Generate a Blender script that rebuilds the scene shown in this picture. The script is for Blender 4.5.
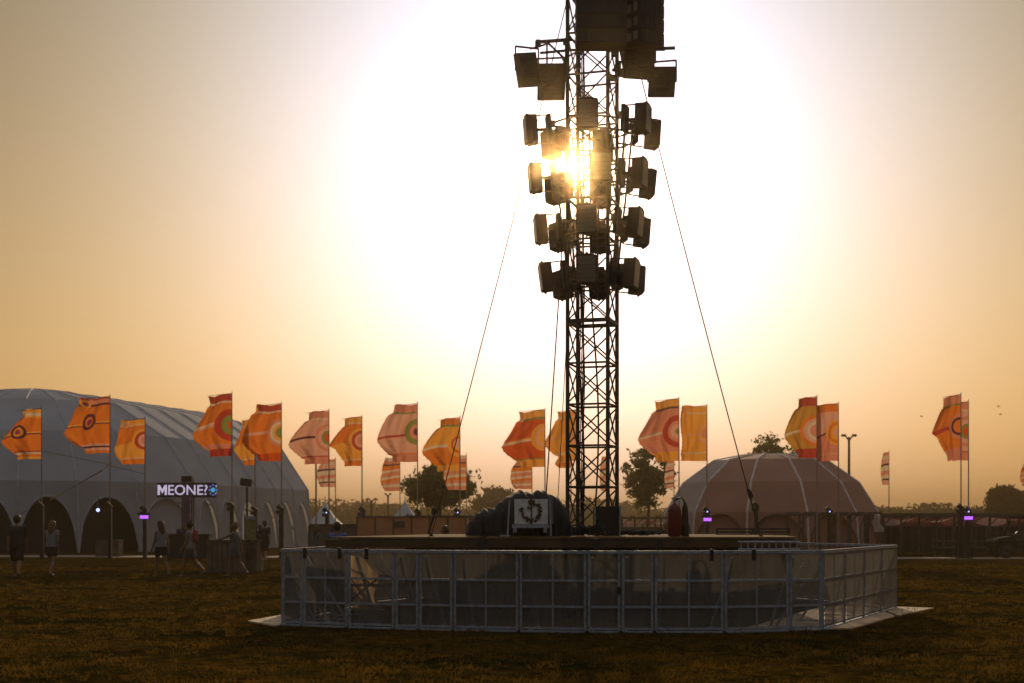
import bpy, bmesh, math, random
import numpy as np
from mathutils import Vector, Matrix
R = math.radians
for o in list(bpy.data.objects): bpy.data.objects.remove(o)
S = bpy.context.scene
COL = S.collection
rnd = random.Random(7)

# ------------------------------------------------------------------ camera
F = 1422.2; YH = 524.0; CH = 1.58
cam_d = bpy.data.cameras.new('camera'); cam = bpy.data.objects.new('camera', cam_d); COL.objects.link(cam)
cam.location = (0, 0, CH); cam.rotation_euler = (R(90), 0, 0)
cam_d.lens = 50; cam_d.sensor_width = 36; cam_d.shift_y = (YH - 341.5) / 1024
cam_d.clip_start = 0.1; cam_d.clip_end = 6000
cam_d.dof.use_dof = True; cam_d.dof.focus_distance = 25.5; cam_d.dof.aperture_fstop = 2.0
S.camera = cam

# ------------------------------------------------------------------ sky
SUN = Vector(((573 - 512) / F, 1.0, (YH - 168) / F)).normalized()
EL = math.asin(SUN.z); AZ = math.atan2(SUN.x, SUN.y)
W = bpy.data.worlds.new('World'); S.world = W; W.use_nodes = True
nt = W.node_tree; nt.nodes.clear()
def wn(t, **k):
    n = nt.nodes.new(t)
    for a, b in k.items(): setattr(n, a, b)
    return n
def wmath(op, a, b=None, c=None):
    n = wn('ShaderNodeMath', operation=op)
    for i, v in enumerate((a, b, c)):
        if v is None: continue
        if isinstance(v, (int, float)): n.inputs[i].default_value = v
        else: nt.links.new(v, n.inputs[i])
    return n.outputs[0]
sky = wn('ShaderNodeTexSky', sky_type='NISHITA'); sky.sun_disc = False
sky.sun_elevation = EL; sky.sun_rotation = AZ; sky.air_density = 1.4; sky.dust_density = 6.0; sky.ozone_density = 1.0
bg1 = wn('ShaderNodeBackground'); bg1.inputs[1].default_value = 0.05
nt.links.new(sky.outputs[0], bg1.inputs[0])
tc = wn('ShaderNodeTexCoord')
nrm = wn('ShaderNodeVectorMath', operation='NORMALIZE'); nt.links.new(tc.outputs['Generated'], nrm.inputs[0])
dt = wn('ShaderNodeVectorMath', operation='DOT_PRODUCT'); nt.links.new(nrm.outputs[0], dt.inputs[0]); dt.inputs[1].default_value = SUN
ang = wmath('MULTIPLY', wmath('ARCCOSINE', wmath('MINIMUM', dt.outputs['Value'], 0.999999)), 57.2958)
sep = wn('ShaderNodeSeparateXYZ'); nt.links.new(nrm.outputs[0], sep.inputs[0])
elev = wmath('MULTIPLY', wmath('MAXIMUM', sep.outputs[2], 0.0), 57.2958)
hz = wmath('POWER', math.e, wmath('DIVIDE', elev, -8.0))          # dusty band along the horizon
hz2 = wmath('POWER', math.e, wmath('DIVIDE', ang, -60.0))
hzz = wmath('MULTIPLY', hz, hz2)
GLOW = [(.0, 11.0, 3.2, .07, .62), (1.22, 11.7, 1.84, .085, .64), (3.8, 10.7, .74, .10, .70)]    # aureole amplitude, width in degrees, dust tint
cmb = wn('ShaderNodeCombineColor')
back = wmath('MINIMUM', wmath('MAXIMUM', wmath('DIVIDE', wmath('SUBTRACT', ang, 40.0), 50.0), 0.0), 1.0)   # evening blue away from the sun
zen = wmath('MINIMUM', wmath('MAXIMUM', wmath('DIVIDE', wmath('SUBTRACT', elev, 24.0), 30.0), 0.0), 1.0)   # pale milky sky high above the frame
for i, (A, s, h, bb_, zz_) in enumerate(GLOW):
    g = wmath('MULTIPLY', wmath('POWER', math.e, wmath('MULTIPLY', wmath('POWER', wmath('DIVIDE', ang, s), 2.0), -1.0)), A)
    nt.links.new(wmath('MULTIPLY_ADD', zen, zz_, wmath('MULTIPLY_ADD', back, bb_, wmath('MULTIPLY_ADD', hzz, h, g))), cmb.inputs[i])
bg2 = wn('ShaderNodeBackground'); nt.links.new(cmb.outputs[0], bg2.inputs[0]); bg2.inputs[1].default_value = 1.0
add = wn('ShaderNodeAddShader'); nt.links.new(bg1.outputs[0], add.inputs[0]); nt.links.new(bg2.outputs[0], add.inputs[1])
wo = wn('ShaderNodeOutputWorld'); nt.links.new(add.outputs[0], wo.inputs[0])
# ------------------------------------------------------------------ sun
sl = bpy.data.lights.new('sun', 'SUN'); sl.energy = 5.0; sl.angle = R(0.53); sl.color = (1.0, .74, .42)
so = bpy.data.objects.new('sun', sl); COL.objects.link(so)
so.rotation_euler = (-SUN).to_track_quat('-Z', 'Y').to_euler()
S.view_settings.view_transform = 'Standard'; S.view_settings.look = 'None'
S.view_settings.exposure = -1.52; S.view_settings.gamma = 1.0; S.view_settings.use_curve_mapping = False
try:
    S.cycles.max_bounces = 6; S.cycles.transparent_max_bounces = 24; S.cycles.volume_bounces = 0
except Exception: pass

# ------------------------------------------------------------------ helpers
def P(px, py, d): return Vector(((px - 512) * d / F, d, CH + (YH - py) * d / F))
def X(px, d): return (px - 512) * d / F
def Z(py, d): return CH + (YH - py) * d / F
def D(py): return F * CH / (py - YH)          # distance of a ground point seen at row py

def tag(o, label=None, cat=None, group=None, kind=None):
    if label: o['label'] = label
    if cat: o['category'] = cat
    if group: o['group'] = group
    if kind: o['kind'] = kind
    return o
def thing(name, loc, label, cat, group=None, rz=0):
    o = bpy.data.objects.new(name, None); COL.objects.link(o); o.empty_display_size = .2
    o.location = loc; o.rotation_euler = (0, 0, rz)
    return tag(o, label, cat, group)
def children(o): return [c for c in bpy.data.objects if c.parent == o]
def copy_tree(o, parent=None):
    c = o.copy(); COL.objects.link(c); c.parent = parent
    for ch in children(o): copy_tree(ch, c)
    return c

class MB:
    def __init__(s): s.v = []; s.f = []; s.uv = None
    def poly(s, pts):
        n = len(s.v); s.v += [tuple(p) for p in pts]; s.f.append(tuple(range(n, n + len(pts)))); return s
    def box(s, c, size, rot=None):
        c = Vector(c); hx, hy, hz_ = [q / 2 for q in size]
        n = len(s.v)
        for x in (-hx, hx):
            for y in (-hy, hy):
                for z in (-hz_, hz_):
                    p = Vector((x, y, z))
                    if rot is not None: p = rot @ p
                    s.v.append(tuple(c + p))
        for q in ((0,1,3,2),(4,6,7,5),(0,4,5,1),(2,3,7,6),(0,2,6,4),(1,5,7,3)): s.f.append(tuple(n + i for i in q))
        return s
    def bar(s, a, b, w, h=None):
        a, b = Vector(a), Vector(b); d = b - a; L = d.length
        if L < 1e-6: return s
        q = d.to_track_quat('Y', 'Z').to_matrix()
        return s.box((a + b) / 2, (w, L, h or w), q)
    def tube(s, a, b, r, r2=None, seg=8, cap=True):
        a, b = Vector(a), Vector(b); d = b - a
        if d.length < 1e-6: return s
        q = d.to_track_quat('Z', 'Y').to_matrix(); r2 = r if r2 is None else r2
        n = len(s.v)
        for c, rr in ((a, r), (b, r2)):
            for k in range(seg):
                t = 2 * math.pi * k / seg
                s.v.append(tuple(c + q @ Vector((math.cos(t) * rr, math.sin(t) * rr, 0))))
        for k in range(seg):
            k2 = (k + 1) % seg; s.f.append((n + k, n + k2, n + seg + k2, n + seg + k))
        if cap: s.f.append(tuple(n + seg - 1 - k for k in range(seg))); s.f.append(tuple(n + seg + k for k in range(seg)))
        return s
    def path(s, pts, r, seg=6):
        for a, b in zip(pts, pts[1:]): s.tube(a, b, r, seg=seg)
        return s
    def lathe(s, c, prof, seg=16, axis=None):
        c = Vector(c); q = Vector(axis).to_track_quat('Z', 'Y').to_matrix() if axis is not None else Matrix.Identity(3)
        n = len(s.v); m = len(prof)
        for (r, z) in prof:
            for k in range(seg):
                t = 2 * math.pi * k / seg
                s.v.append(tuple(c + q @ Vector((math.cos(t) * r, math.sin(t) * r, z))))
        for j in range(m - 1):
            for k in range(seg):
                k2 = (k + 1) % seg
                s.f.append((n + j*seg + k, n + j*seg + k2, n + (j+1)*seg + k2, n + (j+1)*seg + k))
        s.f.append(tuple(n + seg - 1 - k for k in range(seg))); s.f.append(tuple(n + (m-1)*seg + k for k in range(seg)))
        return s
    def sphere(s, c, r, sc=(1,1,1), seg=12, rings=8):
        c = Vector(c); n = len(s.v)
        for j in range(1, rings):
            a = math.pi * j / rings
            for k in range(seg):
                t = 2 * math.pi * k / seg
                s.v.append((c.x + r*sc[0]*math.sin(a)*math.cos(t), c.y + r*sc[1]*math.sin(a)*math.sin(t), c.z + r*sc[2]*math.cos(a)))
        t0 = len(s.v); s.v.append((c.x, c.y, c.z + r*sc[2])); s.v.append((c.x, c.y, c.z - r*sc[2]))
        for j in range(rings - 2):
            for k in range(seg):
                k2 = (k+1) % seg; s.f.append((n+j*seg+k, n+(j+1)*seg+k, n+(j+1)*seg+k2, n+j*seg+k2))
        for k in range(seg):
            k2 = (k+1) % seg; s.f.append((t0, n+k, n+k2)); s.f.append((t0+1, n+(rings-2)*seg+k2, n+(rings-2)*seg+k))
        return s
    def prism(s, pts, z0, z1):
        n = len(s.v); m = len(pts)
        for z in (z0, z1):
            for p in pts: s.v.append((p[0], p[1], z))
        for k in range(m):
            k2 = (k+1) % m; s.f.append((n+k, n+k2, n+m+k2, n+m+k))
        s.f.append(tuple(n+m-1-k for k in range(m))); s.f.append(tuple(n+m+k for k in range(m)))
        return s
    def capsule(s, a, b, r, r2=None, seg=12):
        a, b = Vector(a), Vector(b); r2 = r if r2 is None else r2
        s.tube(a, b, r, r2, seg=seg); s.sphere(a, r, seg=seg); s.sphere(b, r2, seg=seg); return s
    def grid(s, fn, nu, nv, uvfn=None):
        n = len(s.v)
        if s.uv is None: s.uv = {}
        for j in range(nv + 1):
            for i in range(nu + 1):
                u, v = i / nu, j / nv
                if uvfn: s.uv[len(s.v)] = uvfn(u, v)
                s.v.append(tuple(fn(u, v)))
        for j in range(nv):
            for i in range(nu):
                a = n + j*(nu+1) + i; s.f.append((a, a+1, a+nu+2, a+nu+1))
        return s
    def build(s, name, mat, parent=None, smooth=False):
        off = Vector((0, 0, 0)); p = parent
        while p is not None: off += p.location; p = p.parent
        me = bpy.data.meshes.new(name)
        me.from_pydata([(a - off.x, b - off.y, c - off.z) for a, b, c in s.v], [], s.f)
        if s.uv:
            ul = me.uv_layers.new(name='UVMap')
            for l in me.loops: ul.data[l.index].uv = s.uv.get(l.vertex_index, (0, 0))
        me.materials.append(mat)
        if smooth:
            me.polygons.foreach_set('use_smooth', [True] * len(me.polygons))
        me.update()
        o = bpy.data.objects.new(name, me); COL.objects.link(o)
        if parent is not None: o.parent = parent
        return o

MATS = {}
def mat(name, col, rough=.7, metal=0.0, var=.18, scale=3.0, trans=0.0, emit=None, estr=0, bump=0.0, spec=.5, col2=None, coord='Object'):
    if name in MATS: return MATS[name]
    m = bpy.data.materials.new(name); m.use_nodes = True; t = m.node_tree; N = t.nodes; L = t.links
    b = N['Principled BSDF']; out = N['Material Output']
    b.inputs['Roughness'].default_value = rough; b.inputs['Metallic'].default_value = metal
    b.inputs['Specular IOR Level'].default_value = spec
    tcn = N.new('ShaderNodeTexCoord'); nz = N.new('ShaderNodeTexNoise'); nz.inputs['Scale'].default_value = scale; nz.inputs['Detail'].default_value = 5
    L.new(tcn.outputs[coord], nz.inputs['Vector'])
    rp = N.new('ShaderNodeValToRGB'); L.new(nz.outputs['Fac'], rp.inputs[0])
    c2 = col2 or tuple(max(0, c * (1 - var)) for c in col)
    c1 = tuple(min(1, c * (1 + var)) for c in col) if col2 is None else col
    rp.color_ramp.elements[0].position = .32; rp.color_ramp.elements[1].position = .68
    rp.color_ramp.elements[0].color = (*c2, 1); rp.color_ramp.elements[1].color = (*c1, 1)
    L.new(rp.outputs[0], b.inputs['Base Color'])
    if bump:
        bp = N.new('ShaderNodeBump'); bp.inputs['Strength'].default_value = bump; bp.inputs['Distance'].default_value = .02
        L.new(nz.outputs['Fac'], bp.inputs['Height']); L.new(bp.outputs[0], b.inputs['Normal'])
    if trans:
        tr = N.new('ShaderNodeBsdfTranslucent'); L.new(rp.outputs[0], tr.inputs[0])
        mx = N.new('ShaderNodeMixShader'); mx.inputs[0].default_value = trans
        L.new(b.outputs[0], mx.inputs[1]); L.new(tr.outputs[0], mx.inputs[2]); L.new(mx.outputs[0], out.inputs[0])
    if emit:
        b.inputs['Emission Color'].default_value = (*emit, 1); b.inputs['Emission Strength'].default_value = estr
    MATS[name] = m; return m

STEEL = mat('truss_metal', (.10, .085, .07), .55, .6, scale=8)
BLACK = mat('black_paint', (.018, .017, .017), .5, 0, scale=10)
BLACKM = mat('black_housing', (.035, .028, .022), .7, 0, scale=12)
ALU = mat('aluminium', (.40, .42, .47), .58, .45, scale=14, var=.25)
WOOD = mat('plywood', (.24, .15, .08), .75, 0, .3, 4, bump=.2)
DWOOD = mat('weathered_wood', (.10, .075, .055), .8, 0, .35, 5, bump=.3)
LENS = mat('led_face', (.13, .135, .15), .3, 0, scale=30)
ROPE = mat('guy_rope', (.05, .035, .025), .7)
POLEM = mat('pole_fibreglass', (.42, .30, .24), .6)

# ------------------------------------------------------------------ ground
def ground_mat():
    m = bpy.data.materials.new('dry_grass_ground'); m.use_nodes = True; t = m.node_tree; N = t.nodes; L = t.links
    b = N['Principled BSDF']; b.inputs['Roughness'].default_value = 1; b.inputs['Specular IOR Level'].default_value = 0
    tcn = N.new('ShaderNodeTexCoord')
    n1 = N.new('ShaderNodeTexNoise'); n1.inputs['Scale'].default_value = .35; n1.inputs['Detail'].default_value = 8; n1.inputs['Roughness'].default_value = .65
    n2 = N.new('ShaderNodeTexNoise'); n2.inputs['Scale'].default_value = 5; n2.inputs['Detail'].default_value = 6; n2.inputs['Roughness'].default_value = .7
    for n in (n1, n2): L.new(tcn.outputs['Object'], n.inputs['Vector'])
    r1 = N.new('ShaderNodeValToRGB'); L.new(n1.outputs[0], r1.inputs[0])
    r1.color_ramp.elements[0].position = .38; r1.color_ramp.elements[0].color = (.028, .026, .005, 1)
    r1.color_ramp.elements[1].position = .62; r1.color_ramp.elements[1].color = (.125, .070, .013, 1)
    r2 = N.new('ShaderNodeValToRGB'); L.new(n2.outputs[0], r2.inputs[0])
    r2.color_ramp.elements[0].position = .38; r2.color_ramp.elements[0].color = (.18, .19, .18, 1)
    r2.color_ramp.elements[1].position = .7; r2.color_ramp.elements[1].color = (1.9, 1.75, 1.5, 1)
    mx = N.new('ShaderNodeMix'); mx.data_type = 'RGBA'; mx.blend_type = 'MULTIPLY'; mx.inputs[0].default_value = 1
    L.new(r1.outputs[0], mx.inputs[6]); L.new(r2.outputs[0], mx.inputs[7]); L.new(mx.outputs[2], b.inputs['Base Color'])
    bp = N.new('ShaderNodeBump'); bp.inputs['Strength'].default_value = 1; bp.inputs['Distance'].default_value = .12
    L.new(n2.outputs[0], bp.inputs['Height']); L.new(bp.outputs[0], b.inputs['Normal'])
    return m
g = MB()
g.grid(lambda u, v: (-1500 + 3000*u, -200 + 1800*v, 0), 60, 60)
tag(g.build('ground', ground_mat()), 'trampled dry grass of the festival field', kind='structure')
pth = MB()
pth.poly([(-70, 73.5, .004), (-70, 69, .004), (-20, 67.6, .004), (10, 64.6, .004), (80, 61, .004), (80, 65.2, .004), (10, 68.2, .004), (-20, 71.8, .004)])
tag(pth.build('path', mat('sandy_path', (.36, .27, .18), .9, scale=.8, var=.3)), 'pale sandy path across the field', kind='structure')

# grass tufts
def grass(nt=26000, nb=7):
    rs = np.random.RandomState(3)
    d = 12 + 44 * rs.rand(nt) ** 1.5
    x = (rs.rand(nt) - .5) * 2 * (d * .40)
    patch = np.sin(x*1.9 + 2*np.sin(d*1.1)) + np.sin(d*2.3 + x*.55 + np.sin(x*3.1)) + rs.randn(nt)*.9
    keep = patch > -.5
    inner = (x > -3.9) & (x < 6.6) & (d > 21.0) & (d < 31)
    keep &= ~inner
    d, x, patch = d[keep], x[keep], patch[keep]
    th = (.022 + .045*rs.rand(len(d))**2) * (1 + .12*np.clip(patch, 0, 2.5))
    d = np.repeat(d, nb); x = np.repeat(x, nb); th = np.repeat(th, nb); n = len(d)
    ang = rs.rand(n)*6.283; rad = rs.rand(n)*.055
    bx, by = x + np.cos(ang)*rad*1.6, d + np.sin(ang)*rad
    h = th*(.6 + .6*rs.rand(n)); a = rs.rand(n)*math.pi; w = (.005 + .005*rs.rand(n))*(1 + .015*d)
    lean = np.stack([np.cos(ang), np.sin(ang)], 1)*h[:, None]*(.3 + 1.0*rs.rand(n))[:, None]
    v = np.zeros((n, 3, 3))
    v[:, 0] = np.stack([bx - np.cos(a)*w, by - np.sin(a)*w, -.002 + 0*x], 1)
    v[:, 1] = np.stack([bx + np.cos(a)*w, by + np.sin(a)*w, -.002 + 0*x], 1)
    v[:, 2] = np.stack([bx + lean[:, 0], by + lean[:, 1], h], 1)
    me = bpy.data.meshes.new('grass'); me.vertices.add(3*n); me.vertices.foreach_set('co', v.reshape(-1))
    me.loops.add(3*n); me.loops.foreach_set('vertex_index', np.arange(3*n, dtype=np.int32))
    me.polygons.add(n); me.polygons.foreach_set('loop_start', np.arange(0, 3*n, 3, dtype=np.int32))
    me.polygons.foreach_set('loop_total', np.full(n, 3, dtype=np.int32)); me.update(); me.validate()
    me.materials.append(mat('grass_blades', (.27, .145, .026), .9, scale=1.6, trans=.5, col2=(.045, .042, .007), spec=0))
    o = bpy.data.objects.new('grass', me); COL.objects.link(o)
    tag(o, 'short dry brown and green grass tufts over the field', 'grass', kind='stuff')
grass()

# ------------------------------------------------------------------ barrier ring round the stage
def gp(px, py): d = D(py); return Vector((X(px, d), d, 0))
def edge_y(px):
    ks = [(282, 625.5), (348, 628), (453, 631), (587, 633), (724, 633), (822, 630.5)]
    for (a, ya), (b, yb) in zip(ks, ks[1:]):
        if px <= b: return ya + (yb - ya) * (px - a) / (b - a)
    return ks[-1][1]
def mesh_mat(lo=.28, hi=.5, tl_=.2):
    m = bpy.data.materials.new('perforated_mesh'); m.use_nodes = True; t = m.node_tree; N = t.nodes; L = t.links
    out = N['Material Output']; b = N['Principled BSDF']
    b.inputs['Base Color'].default_value = (.21, .205, .205, 1); b.inputs['Roughness'].default_value = .5; b.inputs['Metallic'].default_value = .2
    tr = N.new('ShaderNodeBsdfTransparent'); tl = N.new('ShaderNodeBsdfTranslucent'); tl.inputs[0].default_value = (.28, .25, .22, 1)
    nz = N.new('ShaderNodeTexNoise'); nz.inputs['Scale'].default_value = 2.2; nz.inputs['Detail'].default_value = 5
    tcn = N.new('ShaderNodeTexCoord'); mp = N.new('ShaderNodeMapping'); mp.inputs['Scale'].default_value = (2.5, 2.5, .5)
    L.new(tcn.outputs['Object'], mp.inputs[0]); L.new(mp.outputs[0], nz.inputs['Vector'])
    mr = N.new('ShaderNodeMapRange'); mr.inputs[1].default_value = .3; mr.inputs[2].default_value = .7; mr.inputs[3].default_value = lo; mr.inputs[4].default_value = hi
    L.new(nz.outputs[0], mr.inputs[0])
    m1 = N.new('ShaderNodeMixShader'); m1.inputs[0].default_value = tl_; L.new(b.outputs[0], m1.inputs[1]); L.new(tl.outputs[0], m1.inputs[2])
    m2 = N.new('ShaderNodeMixShader'); L.new(mr.outputs[0], m2.inputs[0]); L.new(m1.outputs[0], m2.inputs[1]); L.new(tr.outputs[0], m2.inputs[2])
    L.new(m2.outputs[0], out.inputs[0]); return m
MESHM = mesh_mat(); MESHS = mesh_mat(.12, .26, .5)
BH = 1.17
def barrier(a, b, label, group, mid=True, latch=False, clamps=(), mm_=None):
    a, b = Vector(a), Vector(b); t = thing('barrier_panel', (a + b) / 2, label, 'barrier', group)
    d = (b - a); L = d.length; u = d / L; up = Vector((0, 0, 1))
    a1 = a + u * .028; b1 = b - u * .028
    fl = MB().bar(a1 + up*.03, a1 + up*(BH-.02), .038).build('upright', ALU, t)
    f2 = MB().bar(b1 + up*.03, b1 + up*(BH-.02), .038).build('upright', ALU, t)
    MB().bar(a + up*(BH), b + up*(BH), .07, .045).build('top_rail', ALU, t)
    for z in (.06, .375, .755): MB().bar(a1 + u*.024 + up*z, b1 - u*.024 + up*z, .03, .03).build('rail', ALU, t)
    nn = Vector((-u.y, u.x, 0)); p0 = a1 + u*L*.12
    MB().bar(p0 + nn*.05 + up*(BH-.08), p0 + nn*.75 + up*.03, .035).build('rear_stay', ALU, t)
    MB().bar(p0 + nn*.06 + up*.03, p0 + nn*.80 + up*.03, .05, .02).build('rear_foot', ALU, t)
    if mid:
        mm = (a1 + b1) / 2; MB().bar(mm + up*.077, mm + up*(BH-.024), .024).build('mid_post', ALU, t)
    sh = MB(); n = Vector((-u.y, u.x, 0)) * (-.03 if mm_ else .018)
    sh.poly([a1 + u*.02 + n + up*.05, b1 - u*.02 + n + up*.05, b1 - u*.02 + n + up*(BH-.03), a1 + u*.02 + n + up*(BH-.03)])
    sh.build('mesh_sheet', mm_ or MESHM, t)
    ft = MB().bar(a1 + up*.014, b1 + up*.014, .11, .022); ft.build('foot_plate', ALU, t)
    if latch:
        MB().box(b1 - u*.0 + Vector((0, -.04, .62)), (.05, .03, .1)).build('latch', BLACKM, t)
    for c in clamps:
        p = a + d * c; MB().box(p + Vector((0, -.03, BH - .05)), (.055, .05, .14)).box(p + Vector((0, 0, BH + .03)), (.05, .1, .03)).build('clamp', BLACK, t)
    return t
front = [(282,303,0),(303,348,1),(348,395,0),(395,419,0),(419,453,0),(453,519,1),(519,587,1),(587,621,0),(621,654,0),(654,724,1),(724,789,1),(789,822,0)]
fl_ = ['narrow mesh barrier panel at the far left corner of the front row',
 'mesh barrier panel second from the left corner with two black clamps',
 'mesh barrier panel through which a sunlit tan cloth shows',
 'narrow mesh barrier panel right of the one with the sunlit cloth',
 'narrow mesh barrier panel fifth from the left, below the left deck',
 'wide mesh barrier panel in front of the left end of the black tarpaulin',
 'wide mesh barrier panel directly in front of the pale flight case',
 'narrow mesh barrier gate leaf below the tower, left of the latch',
 'narrow mesh barrier gate leaf below the black cabinet, right of the latch',
 'wide mesh barrier panel in front of the red gas cylinder',
 'wide mesh barrier panel below the foot of the right guy rope',
 'narrow mesh barrier panel at the right front corner']
cl = {1: (.05, .82), 2: (.4,), 9: (.82,), 10: (.45,)}
for i, (x0, x1, m_) in enumerate(front):
    barrier(gp(x0, edge_y(x0)), gp(x1, edge_y(x1)), fl_[i], 'front row of mesh barrier panels', bool(m_), i == 7, cl.get(i, ()))
E = gp(822, 630.5); Fp = Vector((X(896, 26.6), 26.6, 0)); A = gp(282, 625.5)
G = Vector((5.4, 31.6, 0)); H = Vector((-2.75, 28.6, 0)); H2 = Vector((-.6, 32.4, 0))
for k in range(4):
    barrier(E.lerp(Fp, k/4), E.lerp(Fp, (k+1)/4), ['mesh barrier panel on the right side nearest the front corner', 'second mesh barrier panel back along the right side', 'third mesh barrier panel back along the right side', 'mesh barrier panel at the rear corner of the right side, edge against grass'][k], 'right side mesh barrier panels', mm_=MESHS)
ORD = ['nearest', 'second', 'third', 'fourth', 'furthest']
def run(a, b, n, words, grp):
    for k in range(n): barrier(a.lerp(b, k/n), b if k == n-1 else a.lerp(b, (k+1)/n), words[k], grp)
run(H, A, 5, ['mesh barrier panel on the left side, %s from the front left corner' % w for w in ('furthest', 'fourth', 'third', 'second', 'first')], 'left side mesh barrier panels')
run(Fp, G, 4, ['mesh barrier panel at the right rear, %s from the rear corner' % w for w in ('first', 'second', 'third', 'fourth')], 'right rear mesh barrier panels')
run(H2, H, 3, ['mesh barrier panel at the left rear behind the deck, %s from the back row' % w for w in ('first', 'second', 'third')], 'left rear mesh barrier panels')
run(G, H2, 5, ['mesh barrier panel in the back row behind the tower, %s from its right end' % w for w in ('first', 'second', 'third', 'fourth', 'fifth')], 'back row mesh barrier panels')

# ground mats under the ring
def matboard(pts, label):
    m = MB().prism([(p.x, p.y) for p in pts], .002, .024); o = m.build('ground_board', mat('pale_boards', (.75, .52, .32), .7, scale=3, var=.3)); tag(o, label, 'ground board', 'ground boards under the barriers')
matboard([gp(742, 630.5), gp(852, 629.5), gp(895, 617), gp(870, 607.5), gp(822, 607.5)], 'pale ground board sticking out below the right front corner')
matboard([gp(898, 616.5), gp(934, 609), gp(873, 607)], 'pointed pale ground board furthest right on the grass')
matboard([gp(248, 622), gp(276, 627), gp(300, 620), gp(284, 615.5)], 'pale pointed ground board beside the left corner of the barrier')

# ------------------------------------------------------------------ stage deck
DZ = Z(537, 23.6)
deck = thing('stage_deck', (1, 27, 0), 'brown plywood stage deck on dark scaffold legs inside the barrier ring', 'stage deck')
dk = MB()
dl = [(X(326, 23.6), 23.7), (X(478, 23.6), 23.5), (X(478, 23.6)+.3, 30.5), (-1.6, 30.5)]
dr = [(X(486, 23.6), 23.55), (X(797, 23.8), 23.8), (5.2, 27), (4.3, 30.3), (X(486, 23.6)+.3, 30.5)]
dk.prism(dl, DZ-.03, DZ); dk.prism(dr, DZ-.03, DZ); dk.build('deck_boards', mat('deck_ply', (.20, .12, .055), .95, scale=2, var=.25, spec=.12), deck)
fs = MB()
for pl in (dl, dr):
    m_ = len(pl)
    for k in range(m_):
        a, b = Vector((*pl[k], DZ-.11)), Vector((*pl[(k+1) % m_], DZ-.11)); fs.bar(a, b, .05, .135)
fs.build('edge_beam', mat('edge_beam_wood', (.10, .055, .022), .7, scale=3, var=.3, bump=.2), deck)
for px in (482, 597, 660): brk = MB(); brk.box((X(px, 23.42), 23.42, DZ-.12), (.1 if px != 482 else .17, .06, .2)); brk.box((X(px, 23.42), 23.42, DZ-.26), (.05, .05, .14)); brk.build('corner_bracket', BLACKM, deck)
lg = []
for i, x in enumerate((-2.9, -1.7, -.5, .8, 2.1, 3.4, 4.4)):
    for y in (23.9, 26.2, 28.5, 30.2):
        if y > 28 and x < -1.4: continue
        if y > 30 and x > 4: continue
        m_ = MB().tube((x, y, .05), (x, y, DZ-.19), .03, seg=8).box((x, y, .03), (.18, .18, .03)); m_.build('leg', STEEL, deck)
br = MB()
xs = (-2.9, -1.7, -.5, .8, 2.1, 3.4, 4.4)
for a, b in zip(xs, xs[1:]):
    br.tube((a, 23.94, .15), (b, 23.94, 1.1), .02); br.tube((a, 26.24, 1.1), (b, 26.24, .15), .02)
    br.tube((a, 23.98, .55), (b, 23.98, .55), .022)
br.build('braces', STEEL, deck)
# black skirts hanging under the deck
def skirt(px0, px1, d, label, z0=.08, z1=None):
    x0, x1 = X(px0, d), X(px1, d)
    s_ = MB().grid(lambda u, v: (x0 + (x1-x0)*u, d + .05*math.sin(u*(x1-x0)*14) + .03*math.sin(u*(x1-x0)*31+2), z0 + ((z1 or DZ-.2)-z0)*v), max(20, int((x1-x0)*40)), 4)
    o = s_.build('stage_skirt', mat('dark_cloth', (.05, .038, .03), .85, scale=3), None, True); tag(o, label, 'stage skirt', 'dark cloths hanging under the deck')
sun_block = MB().grid(lambda u, v: (-1.7 + 6.2*u, 30.6 + .06*math.sin(u*60), .02 + (DZ-.1)*v), 90, 3)  # added cloth, keeps the low sun out from under the deck
tag(sun_block.build('stage_skirt', mat('dark_cloth', (.05, .038, .03), .85, scale=3), None, True), 'long dark cloth added behind the deck to block the sun', 'stage skirt', 'dark cloths hanging under the deck')
sun_block = MB().grid(lambda u, v: (5.1 - .9*u, 26.9 + 3.6*u, .02 + (DZ-.1)*v), 30, 3)  # second added cloth, shuts the sun out at the right rear
tag(sun_block.build('stage_skirt', mat('dark_cloth', (.05, .038, .03), .85, scale=3), None, True), 'dark cloth added at the right rear of the deck to block the sun', 'stage skirt', 'dark cloths hanging under the deck')
skirt(405, 470, 25.4, 'dark cloth hanging under the left deck, right of the sunlit opening', .5)
skirt(470, 575, 24.4, 'dark cloth hanging under the deck below the flight case')
skirt(580, 700, 24.5, 'dark cloth hanging under the deck below the tower and black cabinet', .3)
skirt(706, 790, 24.4, 'dark cloth hanging under the deck below the foot of the right guy rope')
skirt(286, 343, 24.6, 'dark cloth hanging at the left corner of the stage', .06, 1.05)
# sunlit cloth
c_ = MB().grid(lambda u, v: (X(350, 25) + .46*u + .05*math.sin(v*7+u*3) - .06*v, 25.3 + .08*math.sin(u*11+v*4), .08 + .95*v*(1-.15*u)), 16, 16)
tag(c_.build('hanging_cloth', mat('tan_translucent_cloth', (.62, .42, .22), .8, trans=.7, scale=4, var=.3), None, True), 'tan cloth glowing in the sun behind the third barrier panel', 'cloth')
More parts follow.
